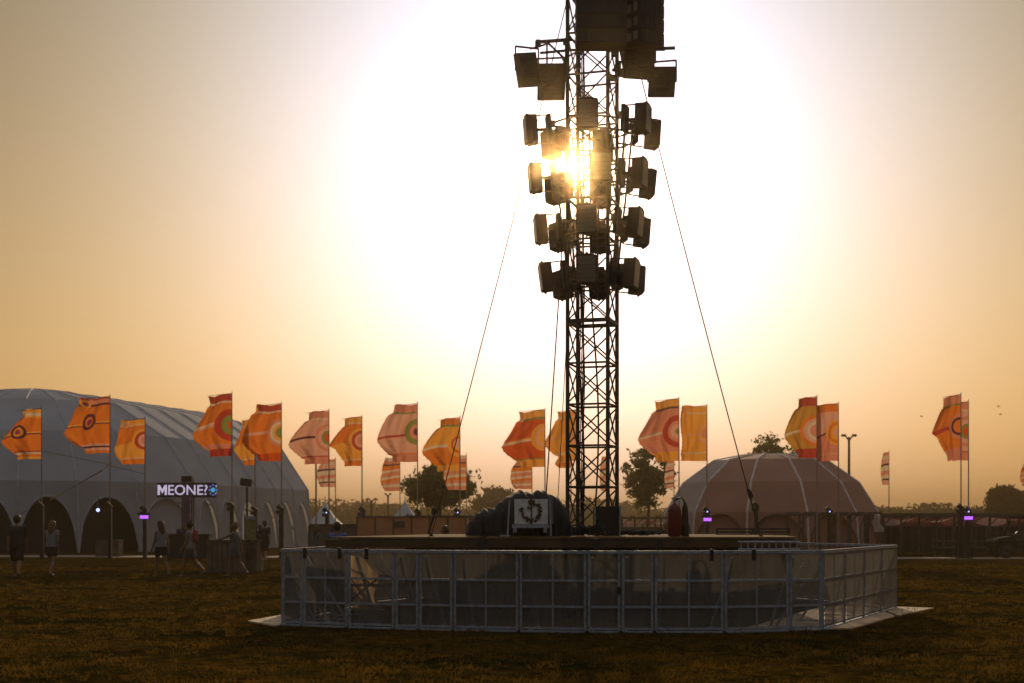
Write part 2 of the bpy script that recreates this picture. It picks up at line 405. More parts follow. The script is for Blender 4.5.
# aluminium stair truss lying beside deck right edge
lt = thing('aluminium_ladder', (X(770, 23.2), 23.2, Z(549, 23.2)), 'silver ladder truss lying along the right end of the deck edge', 'ladder')
rr = MB()
ya, yb = Z(542, 23.3), Z(549.5, 23.3)
MB().tube((X(738, 23.3), 23.3, ya), (X(800, 23.3), 23.3, ya), .018).build('rail', ALU, lt)
MB().tube((X(738, 23.3), 23.3, yb), (X(800, 23.3), 23.3, yb), .018).build('rail', ALU, lt)
for k in range(9):
    px = 741 + k*7; MB().tube((X(px, 23.3), 23.3, yb+.018), (X(px, 23.3), 23.3, ya-.018), .012).build('rung', ALU, lt)

# ------------------------------------------------------------------ tower
TC = Vector((X(592.5, 27), 27, DZ)); TW = .775; TH = R(17)
tower = thing('lighting_tower', TC, 'tall dark metal truss tower rising from the middle of the stage deck', 'truss tower')
rot = Matrix.Rotation(-TH, 3, 'Z')
cor = [rot @ Vector((sx*TW/2, sy*TW/2, 0)) for sx, sy in ((-1,-1),(1,-1),(1,1),(-1,1))]
ZT = 13.4
for c in cor: MB().tube(TC + c, Vector((TC.x + c.x, TC.y + c.y, ZT)), .038, seg=10).build('chord', STEEL, tower)
bm = MB(); z = DZ + .14; k = 0
def tc_(i, z, inset=0): return Vector((TC.x + cor[i].x, TC.y + cor[i].y, z))
while z < ZT - .8:
    for i in range(4):
        j = (i+1) % 4
        bm.tube(tc_(i, z), tc_(j, z), .022, seg=6)
        bm.tube(tc_(i, z+.03), tc_(j, z+.745), .016, seg=6)
        if i in (0, 2, 1, 3): bm.tube(tc_(j, z+.03), tc_(i, z+.745), .016, seg=6)
    z += .775; k += 1
bm.build('bracing', STEEL, tower)
bs = MB()
for c in cor: bs.box(TC + c + Vector((0, 0, .02)), (.22, .22, .04))
bs.build('base_plate', STEEL, tower)
# splice collar (thicker horizontal at the joint)
zc = Z(323, 27); sp_ = MB()
for i in range(4): sp_.bar(tc_(i, zc), tc_((i+1) % 4, zc), .07, .07)
sp_.build('splice_collar', STEEL, tower)
cbl = MB()
for q in range(5):
    o_ = rot @ Vector((-.25 + .02*q, .05 + .03*math.sin(q), 0))
    pts = [TC + o_ + Vector((.012*math.sin(t*1.7+q), .012*math.cos(t*1.3+q), t*.5)) for t in range(24)]
    cbl.path(pts, .011, 5)
o_ = [TC + Vector((.02 + .10*math.sin(t*.35), .12, t*.45)) for t in range(0, 12)]; cbl.path(o_, .018, 5)
cbl.build('cable_loom', BLACK, tower, True)

# strobe fixtures
tiers = [(131, 1.25, 0), (181, 1.16, 2), (229, 1.05, 4), (278, .95, 5)]
RX = TC.x
rg = MB()
for ty, rad, a0 in tiers:
    zc = Z(ty, 27); r2 = rad - .44
    for dz in (-.16, .06):
        n = 24
        pts = [Vector((TC.x + r2*math.cos(2*math.pi*q/n), TC.y + r2*math.sin(2*math.pi*q/n), zc+dz)) for q in range(n+1)]
        MB().path(pts, .02, 6).build('light_ring', STEEL, tower)
    for i in range(4):
        o2 = cor[i].normalized()*r2; rg.tube(tc_(i, zc-.16), Vector((TC.x+o2.x, TC.y+o2.y, zc-.16)), .02, seg=6)
rg.build('ring_stays', STEEL, tower)
AZS = [-97, -42, 12, 76, 130, 188]
dp = MB()
for a in AZS:
    t = R(a)
    pts = [Vector((TC.x + (r_-.47)*math.cos(t), TC.y + (r_-.47)*math.sin(t), Z(ty, 27))) for ty, r_, _ in tiers]
    pts.append(pts[-1] + Vector((0, 0, -.3)))
    dp.path(pts, .022, 6)
    dp.path([p + Vector((.05*math.cos(t+1.4), .05*math.sin(t+1.4), 0)) for p in pts], .010, 5)
dp.build('drop_pipes', STEEL, tower)

def make_strobe():
    t = thing('strobe_light', (0, 0, 0), '', 'stage light')
    # outward = +X, hexagonal lamp housing
    w, h, dpt = .36, .50, .26
    def hexa(x0, x1, w, h, c):
        m = MB(); n = 0
        pr = [(-w/2, -h/2), (-w/6, -h/2-.03), (w/6, -h/2-.03), (w/2, -h/2), (w/2, h/2), (w/6, h/2+.03), (-w/6, h/2+.03), (-w/2, h/2)]
        for x in (x0, x1):
            for y, z in pr: m.v.append((x, y, z + c))
        for k in range(8): m.f.append((k, (k+1) % 8, 8 + (k+1) % 8, 8+k))
        m.f.append(tuple(range(7, -1, -1))); m.f.append(tuple(range(8, 16))); return m
    hb = hexa(-.10, .11, w, h, 0); hb.build('housing', BLACKM, t)
    fc = MB()
    for i in range(4):
        for j in range(6):
            fc.box((.118, -w/2+.055+i*(w-.11)/3, -h/2+.05+j*(h-.1)/5), (.014, .085, .07))
    fc.build('led_face', LENS, t)
    MB().box((-.34, 0, .02), (.07, .30, .48)).build('rear_box', BLACKM, t)
    for z in (-.26, .27): MB().bar((-.36, .0, z), (.06, .0, z), .022).build('bracket', STEEL, t)
    MB().box((-.2, 0, 0), (.22, .05, .05)).build('spigot', STEEL, t)
    b = MB(); b.tube((-.39, -.16, .1), (-.39, .16, .1), .03, seg=8); b.box((-.42, 0, .1), (.09, .09, .12)); b.build('clamp', STEEL, t)
    MB().sphere((.055, 0, .29), .028).sphere((.055, 0, -.29), .028).build('knob', BLACKM, t)
    return t
strobe0 = make_strobe(); used = False
tn = ['top', 'second', 'third', 'lowest']
an = ['front one on the tower middle', 'front right one showing its grey face', 'outermost right one',
      'rear one behind the truss', 'rear left one', 'outermost left one']
for ti, (ty, rad, a0) in enumerate(tiers):
    for ai, a in enumerate(AZS):
        a = -86 if (ai == 0 and ti == 1) else a
        t = R(a + a0*(1 if math.cos(R(a)) > 0 else -1)*.5)
        o = strobe0 if not used else copy_tree(strobe0); used = True
        o.location = (TC.x + (rad-.07)*math.cos(t), TC.y + (rad-.07)*math.sin(t), Z(ty, 27) + rnd.uniform(-.03, .03))
        o.rotation_euler = (0, R(rnd.uniform(-2, 2) + (6 if math.cos(t) < 0 else 4)), t + R((0, 20, 0, 0, 0, 0)[ai]))
        tag(o, 'strobe light on the %s ring, %s' % (tn[ti], an[ai]), 'stage light', 'strobe lights ringed round the tower')

# big floodlights
def flood(px, py, w, h, d, yaw, roll, label, yoke):
    c = P(px, py, d); t = thing('floodlight', c, label, 'floodlight', 'square floodlights near the top of the tower')
    q = Matrix.Rotation(R(yaw), 3, 'Z') @ Matrix.Rotation(R(roll), 3, 'Y')
    MB().box(c, (w, .10, h), q).build('housing', BLACKM, t)
    MB().box(c + q @ Vector((0, .056, 0)), (w*.9, .01, h*.9), q).build('glass', LENS, t)
    m = MB()
    for k in range(7): m.box(c + q @ Vector((0, -.065, -h*.3 + h*.1*k)), (w*.62, .035, .018), q)
    m.box(c + q @ Vector((0, -.09, 0)), (w*.3, .08, h*.34), q)
    m.build('heat_sink', BLACKM, t)
    m = MB(); yz = c.z + h/2 + .11
    ml, mr_ = c + q @ Vector((-w/2-.02, 0, 0)), c + q @ Vector((w/2+.02, 0, 0))
    m.bar(ml, (ml.x, ml.y, yz), .03); m.bar(mr_, (mr_.x, mr_.y, yz), .03); m.bar((ml.x, ml.y, yz), (mr_.x, mr_.y, yz), .03)
    m.build('yoke', STEEL, t)
    return c, yz
f = [flood(527, 70, .42, .62, 26.6, 18, -9, 'square floodlight furthest left on the outrigger arm', 1),
     flood(551.5, 82, .52, .68, 26.9, -8, 2, 'lower square floodlight on the left, next to the tower', 1),
     flood(639, 62, .58, .62, 26.4, 6, 2, 'larger square floodlight on the right, under the speaker array', 1),
     flood(662, 82, .50, .56, 27.0, -14, 4, 'square floodlight furthest right on the tower', 1)]
am = MB()
def A3(px, py, d=26.8): return P(px, py, d)
for p, q, w in (((566,50),(620,50),.04),((538,42),(572,39.5),.055),((540,53),(572,50),.04),((548,43),(568,62),.035),((566,38),(566,66),.045),((538,40),(538,46),.08),((547,42),(547,66),.035),((530,49),(547,44),.03),
             ((617,50),(675,48),.05),((617,62),(632,62),.04),((655,50),(665,50),.03),((620,48),(625,75),.045),((612,70),(628,70),.05),((562,60),(580,50),.03)):
    am.bar(A3(*p), A3(*q), w)
am.build('outrigger_arm', STEEL, tower)
cl_ = MB()
for px, py in ((538,44),(566,42),(566,60),(579,52),(578,66),(614,54),(618,66),(612,78),(620,74)): MB().box(A3(px, py, 26.75), (.11, .1, .1)).build('clamp', STEEL, tower)

# line arrays
def array(cx, d, w, dep, yaw, py_bot, label, curv):
    zb = Z(py_bot, d); c = Vector((X(cx, d), d, zb)); t = thing('line_array', c, label, 'speaker array', 'speaker arrays at the head of the tower')
    q0 = Matrix.Rotation(R(yaw), 3, 'Z'); y = 0; zz = zb
    h = .26
    for k in range(8):
        tilt = curv * max(0, (5 - k)) * .8
        q = q0 @ Matrix.Rotation(R(tilt), 3, 'X')
        cc = Vector((c.x, c.y, zz + h/2)) + q0 @ Vector((0, -y, 0))
        m = MB().box(cc, (w, dep, h-.012), q); cab = m.build('cabinet', BLACKM, t)
        g_ = MB()
        for i in range(5):
            g_.box(cc + q @ Vector((-w*.4 + i*w*.2, -dep/2-.008, 0)), (w*.17, .014, h*.78), q)
        g_.build('grille', BLACK, cab)
        s_ = MB()
        for sx in (-1, 1):
            for j in range(3): s_.box(cc + q @ Vector((sx*(w/2+.006), -dep*.3 + j*dep*.3, 0)), (.01, dep*.2, h*.6), q)
        s_.build('side_rigging', mat('rigging_plate', (.35, .33, .31), .5, .5), cab)
        y += math.sin(R(tilt)) * h * .5; zz += h
    MB().box((c.x, c.y, zz + .06), (w*.8, dep*.8, .08), q0).build('hanging_frame', STEEL, t)
    MB().tube((c.x, c.y, zz+.06), (c.x, c.y, ZT+.1), .02).build('chain', STEEL, t)
array(601, 26.1, .92, .50, 0, 47, 'large black speaker array hung in front of the truss at the top', 0)
array(642, 26.2, .62, .52, 38, 48, 'black speaker array with pale rigging on its side, right of the truss at the top', 0)
MB().bar((TC.x-.5, 26.1, ZT+.1), (TC.x+1.3, 26.3, ZT+.1), .1).build('head_beam', STEEL, tower)
MB().bar((TC.x-.2, 26.1, ZT+.1), (TC.x-.2, 27.4, ZT+.1), .1).build('head_beam', STEEL, tower)

# guy ropes
def rope(a, b, r, label, extra=None, sag=.0):
    a, b = Vector(a), Vector(b); n = 10
    pts = [a.lerp(b, i/n) - Vector((0, 0, sag*4*(i/n)*(1-i/n))) for i in range(n+1)]
    t = thing('guy_rope', b, label, 'guy rope', 'guy ropes bracing the tower')
    MB().path(pts, r, 6).build('rope', ROPE, t)
    if extra:
        q = a.lerp(b, extra); dirv = (b-a).normalized()
        MB().bar(q - dirv*.09, q + dirv*.09, .05, .04).tube(q - dirv*.06 + Vector((.03, 0, 0)), q + dirv*.06 + Vector((.05, 0, 0)), .012).build('tensioner', BLACKM, t)
        MB().bar(q + dirv*.1, b, .018, .014).build('strap', BLACK, t)
    MB().box(b + Vector((0, 0, .012)), (.14, .14, .02)).lathe(b + Vector((0, 0, .02)), [(.03, 0), (.035, .03), (.01, .05)], 10).build('anchor', BLACKM, t)
top = Vector((TC.x, TC.y, 0))
rope(P(570, -12, 26.6), P(431, 537, 25.0), .009, 'left guy rope from the tower head down to the left deck', None, .12)
rope(P(619, -12, 26.6), P(761, 538.5, 24.6), .010, 'right guy rope from the tower head down to the right deck', .925, .12)
rope(P(570, 120, 26.7), P(543.5, 536, 26.4), .012, 'steep guy rope just left of the tower, coming down behind the tarpaulin', None, .02)
rope(P(574, 200, 27.5), P(556, 534, 29.5), .008, 'thin steep guy rope seen beside the left tower chord', None, .02)

# ------------------------------------------------------------------ things on the deck
def lerp_prof(k, x):
    if x <= k[0][0]: return k[0][1]
    for (a, ya), (b, yb) in zip(k, k[1:]):
        if x <= b: return ya + (yb-ya)*(x-a)/(b-a)
    return k[-1][1]
def tarp(px0, px1, d, prof, depth, label, cut=None):
    x0, x1 = X(px0, d), X(px1, d)
    def fn(u, v):
        x = x0 + (x1-x0)*u; px = px0 + (px1-px0)*u
        h = max(.01, Z(lerp_prof(prof, px), d) - DZ)
        a = math.pi * v; y = -math.cos(a); s_ = max(0, math.sin(a)) ** .45
        if cut and cut[0] < px < cut[1]: pass
        fold = .05*math.sin(px*.55 + 2*v) * (1 - s_) + .035*math.sin(px*.9 + v*9)
        lump = .02*math.sin(px*.8+v*12) + .025*math.sin(px*.31 - v*7)
        return (x + .02*math.sin(v*14+px*.2), d + depth*.5 + y*depth*.5*(.75+.25*min(1, h)) + fold*.8, DZ + .012 + h*s_ + lump*s_*.8)
    o = MB().grid(fn, 90, 34).build('tarpaulin', mat('black_tarpaulin', (.030, .031, .035), .8, scale=6, bump=.4, spec=.25), None, True)
    tag(o, label, 'tarpaulin')
tarp(466, 574, 24.7, [(466,534),(468,523),(473,517),(480,511),(489,508),(497,506),(503,500),(510,493),(520,491),(530,492),(536,490),(545,492),(553,494),(559,497),(564,504),(569,514),(573,526),(575,534)], 1.7, 'black tarpaulin draped over a heap of gear on the deck')
cs = thing('flight_case', (X(532, 24.3), 24.3, DZ), 'pale flight case with a brown wreath mark standing in the black tarpaulin', 'flight case')
dC = 24.3
def R3(px0, py0, px1, py1, d, dep):
    a, b = P(px0, py1, d), P(px1, py0, d); return ((a.x+b.x)/2, d+dep/2, (a.z+b.z)/2), (b.x-a.x, dep, b.z-a.z)
WHT = mat('case_white', (.82, .82, .82), .6, scale=6)
m = MB(); m.box(*R3(514.5, 499, 531, 524, dC, .5)); m.box(*R3(532, 499, 548, 524, dC, .5)); m.build('door', WHT, cs)
m = MB(); m.box(*R3(512, 524.3, 549, 528, dC-.03, .6)); m.build('shelf', ALU, cs)
for px in (507.5, 551): MB().bar(P(px+2 if px < 520 else px-1, 500, dC-.02), P(px, 536, dC-.02), .03).build('leg', ALU, cs)
MB().box(*R3(500, 535, 510, 536.6, dC-.1, .3)).build('foot', ALU, cs)
m = MB()
for px in (515, 545): m.tube(P(px, 528, dC), P(px, 532.5, dC), .035); 
m.build('castor', ALU, cs)
MB().box(*R3(530.9, 497.5, 532.1, 529, dC-.012, .02)).build('centre_bar', BLACKM, cs)
m = MB()
cc = P(531, 511.5, dC-.012); ry = .155
for k in range(52):
    a = 2*math.pi*k/52
    if 1.75 < a < 2.7: continue
    r_ = ry*(1+.16*rnd.uniform(-1, 1)); s_ = .03*(1+rnd.uniform(-.4, .5))
    m.box(cc + Vector((r_*math.cos(a)*1.05, .001*rnd.random(), r_*math.sin(a))), (s_*1.4, .006, s_), Matrix.Rotation(-a + rnd.random(), 3, 'Y'))
for k in range(9): m.box(cc + Vector((rnd.uniform(-.05, .06), .002*rnd.random(), .05 + .02*k)), (.04, .006, .03), Matrix.Rotation(rnd.random()*3, 3, 'Y'))
m.build('wreath_mark', mat('brown_print', (.10, .05, .02), .7), cs)
# grey box lid at right under the tarp
o = MB().box(*R3(549.5, 496, 553.5, 524, 24.45, .4)).build('case_lid', mat('case_grey', (.16, .17, .19), .6)); tag(o, 'narrow grey case lid showing at the right of the flight case', 'case')
# black cabinet
cb = thing('amplifier_rack', (X(608, 26.0), 26.0, DZ), 'black equipment rack standing at the foot of the tower', 'equipment rack')
MB().box(*R3(594.5, 506.5, 620.5, 535.4, 26.0, .5)).build('case', BLACK, cb)
m = MB()
for k in range(6): m.box(*R3(597, 508.5+k*4.3, 617, 511.6+k*4.3, 25.985, .02))
m.build('rack_unit', BLACKM, cb)
m = MB()
for px in (595, 620): m.bar(P(px, 506.3, 25.98), P(px, 535.4, 25.98), .03)
m.build('corner_edge', ALU, cb)
MB().tube(P(597, 535.3, 26.1), P(597, 537, 26.1), .03).tube(P(618, 535.3, 26.1), P(618, 537, 26.1), .03).build('castor', BLACKM, cb)
# gas cylinder
gc = thing('gas_cylinder', (X(674.5, 24.6), 24.6, DZ), 'dark red gas cylinder with a black hose standing on the deck', 'gas cylinder')
RED = mat('red_enamel', (.17, .012, .014), .35, scale=6)
c0 = Vector((X(674.5, 24.6), 24.6, DZ)); hh = Z(506, 24.6) - DZ
MB().lathe(c0, [(.10, 0), (.115, .02), (.115, hh-.08), (.10, hh-.02), (.055, hh+.02), (.03, hh+.05)], 20).build('tank', RED, gc, True)
MB().lathe(c0 + Vector((0, 0, hh+.05)), [(.022, 0), (.022, .06), (.04, .07), (.04, .09)], 10).bar(c0 + Vector((-.06, 0, hh+.13)), c0 + Vector((.04, 0, hh+.15)), .02).build('valve', ALU, gc)
pts = [c0 + Vector((.02 + .16*math.sin(t*.55), -.02, hh + .1 + .08*math.sin(t*1.05) - .035*t*t*.6)) for t in [q*.5 for q in range(0, 9)]]
MB().path(pts, .016, 6).build('hose', BLACK, gc)
bg_ = MB().lathe((X(685, 24.7), 24.7, DZ), [(.07, 0), (.075, .05), (.06, .35), (.05, .5), (.03, .55), (.012, .6)], 10)
tag(bg_.build('black_bag', BLACK), 'narrow black bag standing right of the red gas cylinder', 'bag')
# cable heaps
def heap(px0, px1, d, label, n=8, h=.08):
    m = MB()
    for k in range(n):
        cx = X(rnd.uniform(px0, px1), d); r_ = rnd.uniform(.12, .3); ph = rnd.random()*6; pts = []
        for q in range(15):
            a = ph + q*.5; pts.append(Vector((cx + r_*math.cos(a), d + r_*.6*math.sin(a), DZ + .02 + h*rnd.random())))
        m.path(pts, .014, 5)
    tag(m.build('cable_heap', BLACK), label, 'cables', 'coiled cables on the deck')
heap(572, 594, 25.2, 'tangle of black cables on the deck between tarpaulin and rack', 9, .2)
heap(628, 655, 25.0, 'low coil of black cables on the deck right of the rack', 8, .09)
# bench on the deck behind
bn = thing('steel_bench', (X(745, 28.5), 28.5, DZ), 'low grey slatted bench at the back right of the deck', 'bench')
m = MB(); db = 28.5
for py in (529, 532, 535): m.bar(P(716, py, db), P(790, py, db), .03, .035)
m.build('back_slats', STEEL, bn)
for px in (717, 753, 789): MB().bar(P(px, 528, db), (X(px, db), db, DZ), .035).build('leg', STEEL, bn)

# ------------------------------------------------------------------ event tents
def tent_fabric(name, col, trans=.12): return mat(name, col, .65, 0, .12, .35, trans=trans, spec=.3)
def tent(name, label, P0, u, Lh, wid, hgt, stations, openings, fabric, ribm, prof, arch_h, door_m, rib_r=.07, pale=(), pale_m=None, rim_m=None):
    """stations: list of base points param: ('s', dist) along the side or ('a', degrees) round the near end"""
    t = thing(name, (P0[0], P0[1], 0), label, 'event tent')
    u = Vector((*u, 0)).normalized(); n = Vector((-u.y, u.x, 0)) * -1
    P0 = Vector((P0[0], P0[1], 0))
    def frame(st):
        k, val = st
        if k == 's': return P0 + u*val, n
        if k == 'a': return P0, (n*math.cos(R(val)) - u*math.sin(R(val)))
        if k == 'l': return P0 + u*val, -n
        if k == 'b': return P0 + u*Lh, (n*math.cos(R(val)) + u*math.sin(R(val)))
    nl = len(prof)
    def pt(st, w, z): c, dirv = frame(st); return c + dirv*(w*wid) + Vector((0, 0, z*hgt))
    fab_ = MB(); ribs = MB(); rims = MB()
    m = len(stations)
    for i in range(m):
        a, b = stations[i], stations[(i+1) % m]
        fab = MB() if i in pale else fab_
        # rib
        pts = [pt(a, w, z) for w, z in prof]; ribs.path(pts, rib_r, 6)
        op = openings[i % len(openings)]
        # facets from top down to level 1
        for k in range(1, nl-1):
            (w0, z0), (w1, z1) = prof[k], prof[k+1]
            fab.poly([pt(a, w0, z0), pt(b, w0, z0), pt(b, w1, z1), pt(a, w1, z1)])
        # lowest band with an arched opening
        (w0, z0), (w1, z1) = prof[0], prof[1]; N_ = 14; zt = z1*hgt
        def lp(q, z):   # point on the band at height z, fraction q between ribs
            f_ = z/zt; pa = pt(a, w0, z0).lerp(pt(a, w1, z1), f_); pb = pt(b, w0, z0).lerp(pt(b, w1, z1), f_); return pa.lerp(pb, q)
        def az(q): return arch_h * max(0, 1 - abs(2*q-1)**2.2)**.55
        rim = []; doors = MB()
        for k in range(N_):
            q0, q1 = k/N_, (k+1)/N_
            fab.poly([lp(q0, az(q0)), lp(q1, az(q1)), lp(q1, zt), lp(q0, zt)])
            rim.append(lp(q0, az(q0)))
            if op == 'c':
                q0i = [lp(q0, 0), lp(q1, 0), lp(q1, az(q1)), lp(q0, az(q0))]
                c, dirv = frame(a); doors.poly([p - dirv*.25 for p in q0i])
        rim.append(lp(1, 0)); (rims if rim_m else ribs).path(rim, rib_r*.8, 5)
        if i in pale: fab.build('pale_panel', pale_m, t)
        if doors.f: doors.build('side_wall', door_m, t)
    if rims.f: rims.build('arch_rims', rim_m, t)
    fab_.build('canopy', fabric, t); ribs.build('ribs', ribm, t)
    
    return t
prof = [(1.0, 0), (.965, .40), (.79, .69), (.50, .895), (.22, .975), (0.02, 1.0)]
GREY = tent_fabric('grey_tent_fabric', (.62, .63, .66), .28)
RIB = mat('tent_rib', (.48, .50, .56), .8)
st = [('a', v) for v in (112, 94, 76, 59, 43, 25)] + [('s', s_) for s_ in (0, 2.7, 5.4, 8.1, 10.8, 13.5, 16)] + [('l', s_) for s_ in (16, 13.5, 10.8, 8.1, 5.4, 2.7, 0)] + [('a', v) for v in (160, 136)]
ops = ['o', 'o', 'o', 'o', 'o', 'c', 'c', 'c', 'o', 'c', 'c', 'c', 'c'] + ['c']*20
big = tent('event_tent', 'huge grey arched event tent on the left with a row of arched openings', (-29.6, 88), (.286, .958), 16, 11.5, 9.9, st, ops, GREY, RIB, prof, 3.1, tent_fabric('tent_wall_fabric', (.60, .61, .64), .3))
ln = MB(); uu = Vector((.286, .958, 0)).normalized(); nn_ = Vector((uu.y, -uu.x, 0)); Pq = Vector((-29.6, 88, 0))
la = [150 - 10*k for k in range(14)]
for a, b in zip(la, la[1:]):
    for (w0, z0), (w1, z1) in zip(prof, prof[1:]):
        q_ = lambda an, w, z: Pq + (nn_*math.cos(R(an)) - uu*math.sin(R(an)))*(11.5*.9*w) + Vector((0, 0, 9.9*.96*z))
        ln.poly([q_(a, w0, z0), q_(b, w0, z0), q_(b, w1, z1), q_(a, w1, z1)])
ln.build('light_blocking_shell', BLACK, big)  # black shell added inside the near end, blocks light so the arches stay dark
# roof capping strip on tent
dprof = [(1.0, 0), (.965, .40), (.80, .70), (.52, .93), (.24, .99), (.02, 1.0)]
dst = [('a', v) for v in range(0, 360, 30)]
dst = [('a', v + 21) for v in range(0, 360, 30)]
tent('dome_tent', 'reddish brown faceted dome tent with pale ribs to the right of the stage', (X(769, 81), 81), (0, 1), 0, 6.3, 5.55, dst, ['c'], tent_fabric('brown_tent_fabric', (.50, .24, .17), .16), mat('dome_rib', (.8, .74, .70), .5), dprof, 2.1, tent_fabric('brown_tent_wall', (.44, .21, .16), .12), .055, (4, 5, 11), tent_fabric('pale_dome_fabric', (.62, .50, .44), .25), mat('dark_rim', (.10, .06, .05), .7))

# streamers hung inside the tent line (thin coloured ribbons on the front)
for px0, py0, px1, py1, c, l in ((50,453,62,455,(.5,.4,.03),'short yellow ribbon on the grey tent between the two left flags'),(102,463,120,468,(.5,.4,.03),'short yellow ribbon on the grey tent under the second flag'),(50,500,63,493,(.3,.03,.12),'pink ribbon low on the grey tent'),(80,483,103,470,(.25,.05,.12),'dark pink ribbon on the grey tent below the second flag')):
    a, b = P(px0, py0, 74), P(px1, py1, 74)
    o = MB().bar(a, b, .055, .05).build('ribbon', mat('ribbon_%d' % px0, c, .6)); tag(o, l, 'ribbon', 'ribbons strung before the grey tent')
    # carrying string
tl_ = thing('string_line', P(40, 455, 74), 'thin dark line carrying the ribbons in front of the grey tent', 'string')
MB().path([P(-20, 430, 74), P(50, 453, 74), P(62, 455, 74), P(102, 463, 74), P(120, 468, 74), P(145, 474, 74)], .012, 4).build('upper_string', BLACK, tl_)
MB().path([P(20, 514, 74), P(50, 500, 74), P(63, 493, 74), P(80, 483, 74), P(103, 470, 74), P(112, 462, 74)], .012, 4).build('lower_string', BLACK, tl_)

# pagoda tents
def pagoda(px, py_peak, w_px, py_eave, d, label):
    c = Vector((X(px, d), d, 0)); t = thing('pagoda_tent', c, label, 'pagoda tent', 'white pagoda tents beyond the fence')
    w = w_px*d/F/2; ze = Z(py_eave, d); zp = Z(py_peak, d); m = MB(); n = 8
    for s_ in range(4):
        a0, a1 = R(45+90*s_), R(135+90*s_)
        for k in range(n):
            f0, f1 = k/n, (k+1)/n
            def q(a, f_): r_ = w*1.414*(1-f_); return Vector((c.x + r_*math.cos(a), c.y + r_*math.sin(a), ze + (zp-ze)*(f_**1.7 if f_ < 1 else 1)))
            m.poly([q(a0, f0), q(a1, f0), q(a1, f1), q(a0, f1)])
    m.build('roof', tent_fabric('white_tent_fabric', (.62, .66, .72), .3), t)
    MB().tube((c.x, c.y, zp-.1), (c.x, c.y, zp+.35), .04).build('finial', RIB, t)
    for sx in (-1, 1):
        for sy in (-1, 1): MB().tube((c.x+sx*w, c.y+sy*w, 0), (c.x+sx*w, c.y+sy*w, ze), .05).build('leg', RIB, t)
    v = MB()
    for s_ in range(4):
        a0, a1 = R(45+90*s_), R(135+90*s_); r_ = w*1.414
        p, q_ = Vector((c.x + r_*math.cos(a0), c.y + r_*math.sin(a0), ze)), Vector((c.x + r_*math.cos(a1), c.y + r_*math.sin(a1), ze))
        v.poly([p, q_, q_ - Vector((0,0,.35)), p - Vector((0,0,.35))])
    v.build('valance', tent_fabric('white_tent_fabric', (.62, .66, .72), .3), t)
pagoda(325, 501, 44, 527, 112, 'white pagoda tent with a pointed roof nearest the grey tent')
pagoda(405, 500, 34, 520, 118, 'small white pagoda tent peak behind the orange hoarding')

# ------------------------------------------------------------------ hoardings, pergolas
def hoarding(px0, px1, py_top, d, n, col, label, trans=.5, zb=0.0, dz=0):
    t = thing('hoarding', (X((px0+px1)/2, d), d, 0), label, 'hoarding')
    zt = Z(py_top, d); m = MB()
    for k in range(n):
        a = X(px0 + (px1-px0)*k/n, d) + .04; b = X(px0 + (px1-px0)*(k+1)/n, d) - .04
        MB().box(((a+b)/2, d, (zt+.1+zb)/2), (b-a, .02, zt-.1-zb)).build('panel', col, t)
    for k in range(n+1):
        a = X(px0 + (px1-px0)*k/n, d); MB().box((a, d, zt/2), (.07, .07, zt)).build('post', DWOOD, t)
    MB().box((X((px0+px1)/2, d), d-.03, zt+.03), (X(px1, d)-X(px0, d), .09, .06)).build('top_rail', DWOOD, t)
    return t
hoarding(357, 466, 517.5, 60, 6, mat('orange_sheet', (.46, .29, .19), .8, trans=.45, scale=.6, var=.15), 'orange brown sheet hoarding behind the left deck')
MB_ = MB().box(*R3(394, 521, 405, 528, 59.9, .03)); tag(MB_.build('notice_board', mat('notice_dark', (.08, .07, .06), .7)), 'small dark notice on the orange brown hoarding', 'notice board')
hoarding(309, 356, 525.5, 58, 4, mat('grey_brown_sheet', (.17, .13, .11), .8, trans=.1, scale=.6), 'low grey brown hoarding left of the orange one', .1)
def pergola(px0, px1, py_top, d, n, label, awn=True, depth=3.0, col=(.40, .12, .10)):
    t = thing('pergola', (X((px0+px1)/2, d), d, 0), label, 'pergola', 'timber pergolas behind the stage')
    zt = Z(py_top, d); x0, x1 = X(px0, d), X(px1, d)
    for y in (d, d+depth):
        MB().box(((x0+x1)/2, y, zt-.05), (x1-x0+.2, .09, .10)).build('beam', DWOOD, t)
    for k in range(n+1):
        x = x0 + (x1-x0)*k/n
        for y in (d, d+depth):
            MB().box((x, y+.12, (zt-.1)/2), (.1, .1, zt-.1)).build('post', DWOOD, t)
        MB().bar((x, d+.2, zt+.05), (x, d+depth, zt+.05), .07).build('rafter', DWOOD, t)
    b = MB()
    for k in range(n): 
        x = x0 + (x1-x0)*k/n
        b.bar((x+.05, d+.02, zt-.45), (x+.4, d+.02, zt-.12), .05)
    b.build('knee_brace', DWOOD, t)
    if awn:
        for k in range(0, n, 2):
            xa = x0 + (x1-x0)*k/n; xb = x0 + (x1-x0)*min(n, k+2)/n
            m = MB().grid(lambda u, v: (xa+(xb-xa)*u, d+.3+depth*.8*v, zt-.12-.28*math.sin(math.pi*u)*(.5+.5*math.sin(v*3+k))-.25*v), 10, 6)
            m.build('awning', mat('red_awning' if (k//2) % 3 else 'pink_awning', col if (k//2) % 3 else (.62, .36, .32), .8, trans=.4), t, True)
    return t
pergola(884, 1044, 514.5, 70, 9, 'long timber pergola with red awnings at the right edge')
pergola(800, 882, 513.5, 69, 5, 'timber pergola in front of the right foot of the brown dome', False)
pergola(622, 700, 517, 78, 6, 'timber pergola with red and white awnings behind the gas cylinder')
pergola(407, 470, 515.5, 66, 3, 'light timber frame behind the left deck', False)
hoarding(880, 1050, 527, 75, 16, mat('dark_red_sheet', (.035, .018, .014), .8, scale=.8), 'dark slatted fence under the right pergola')
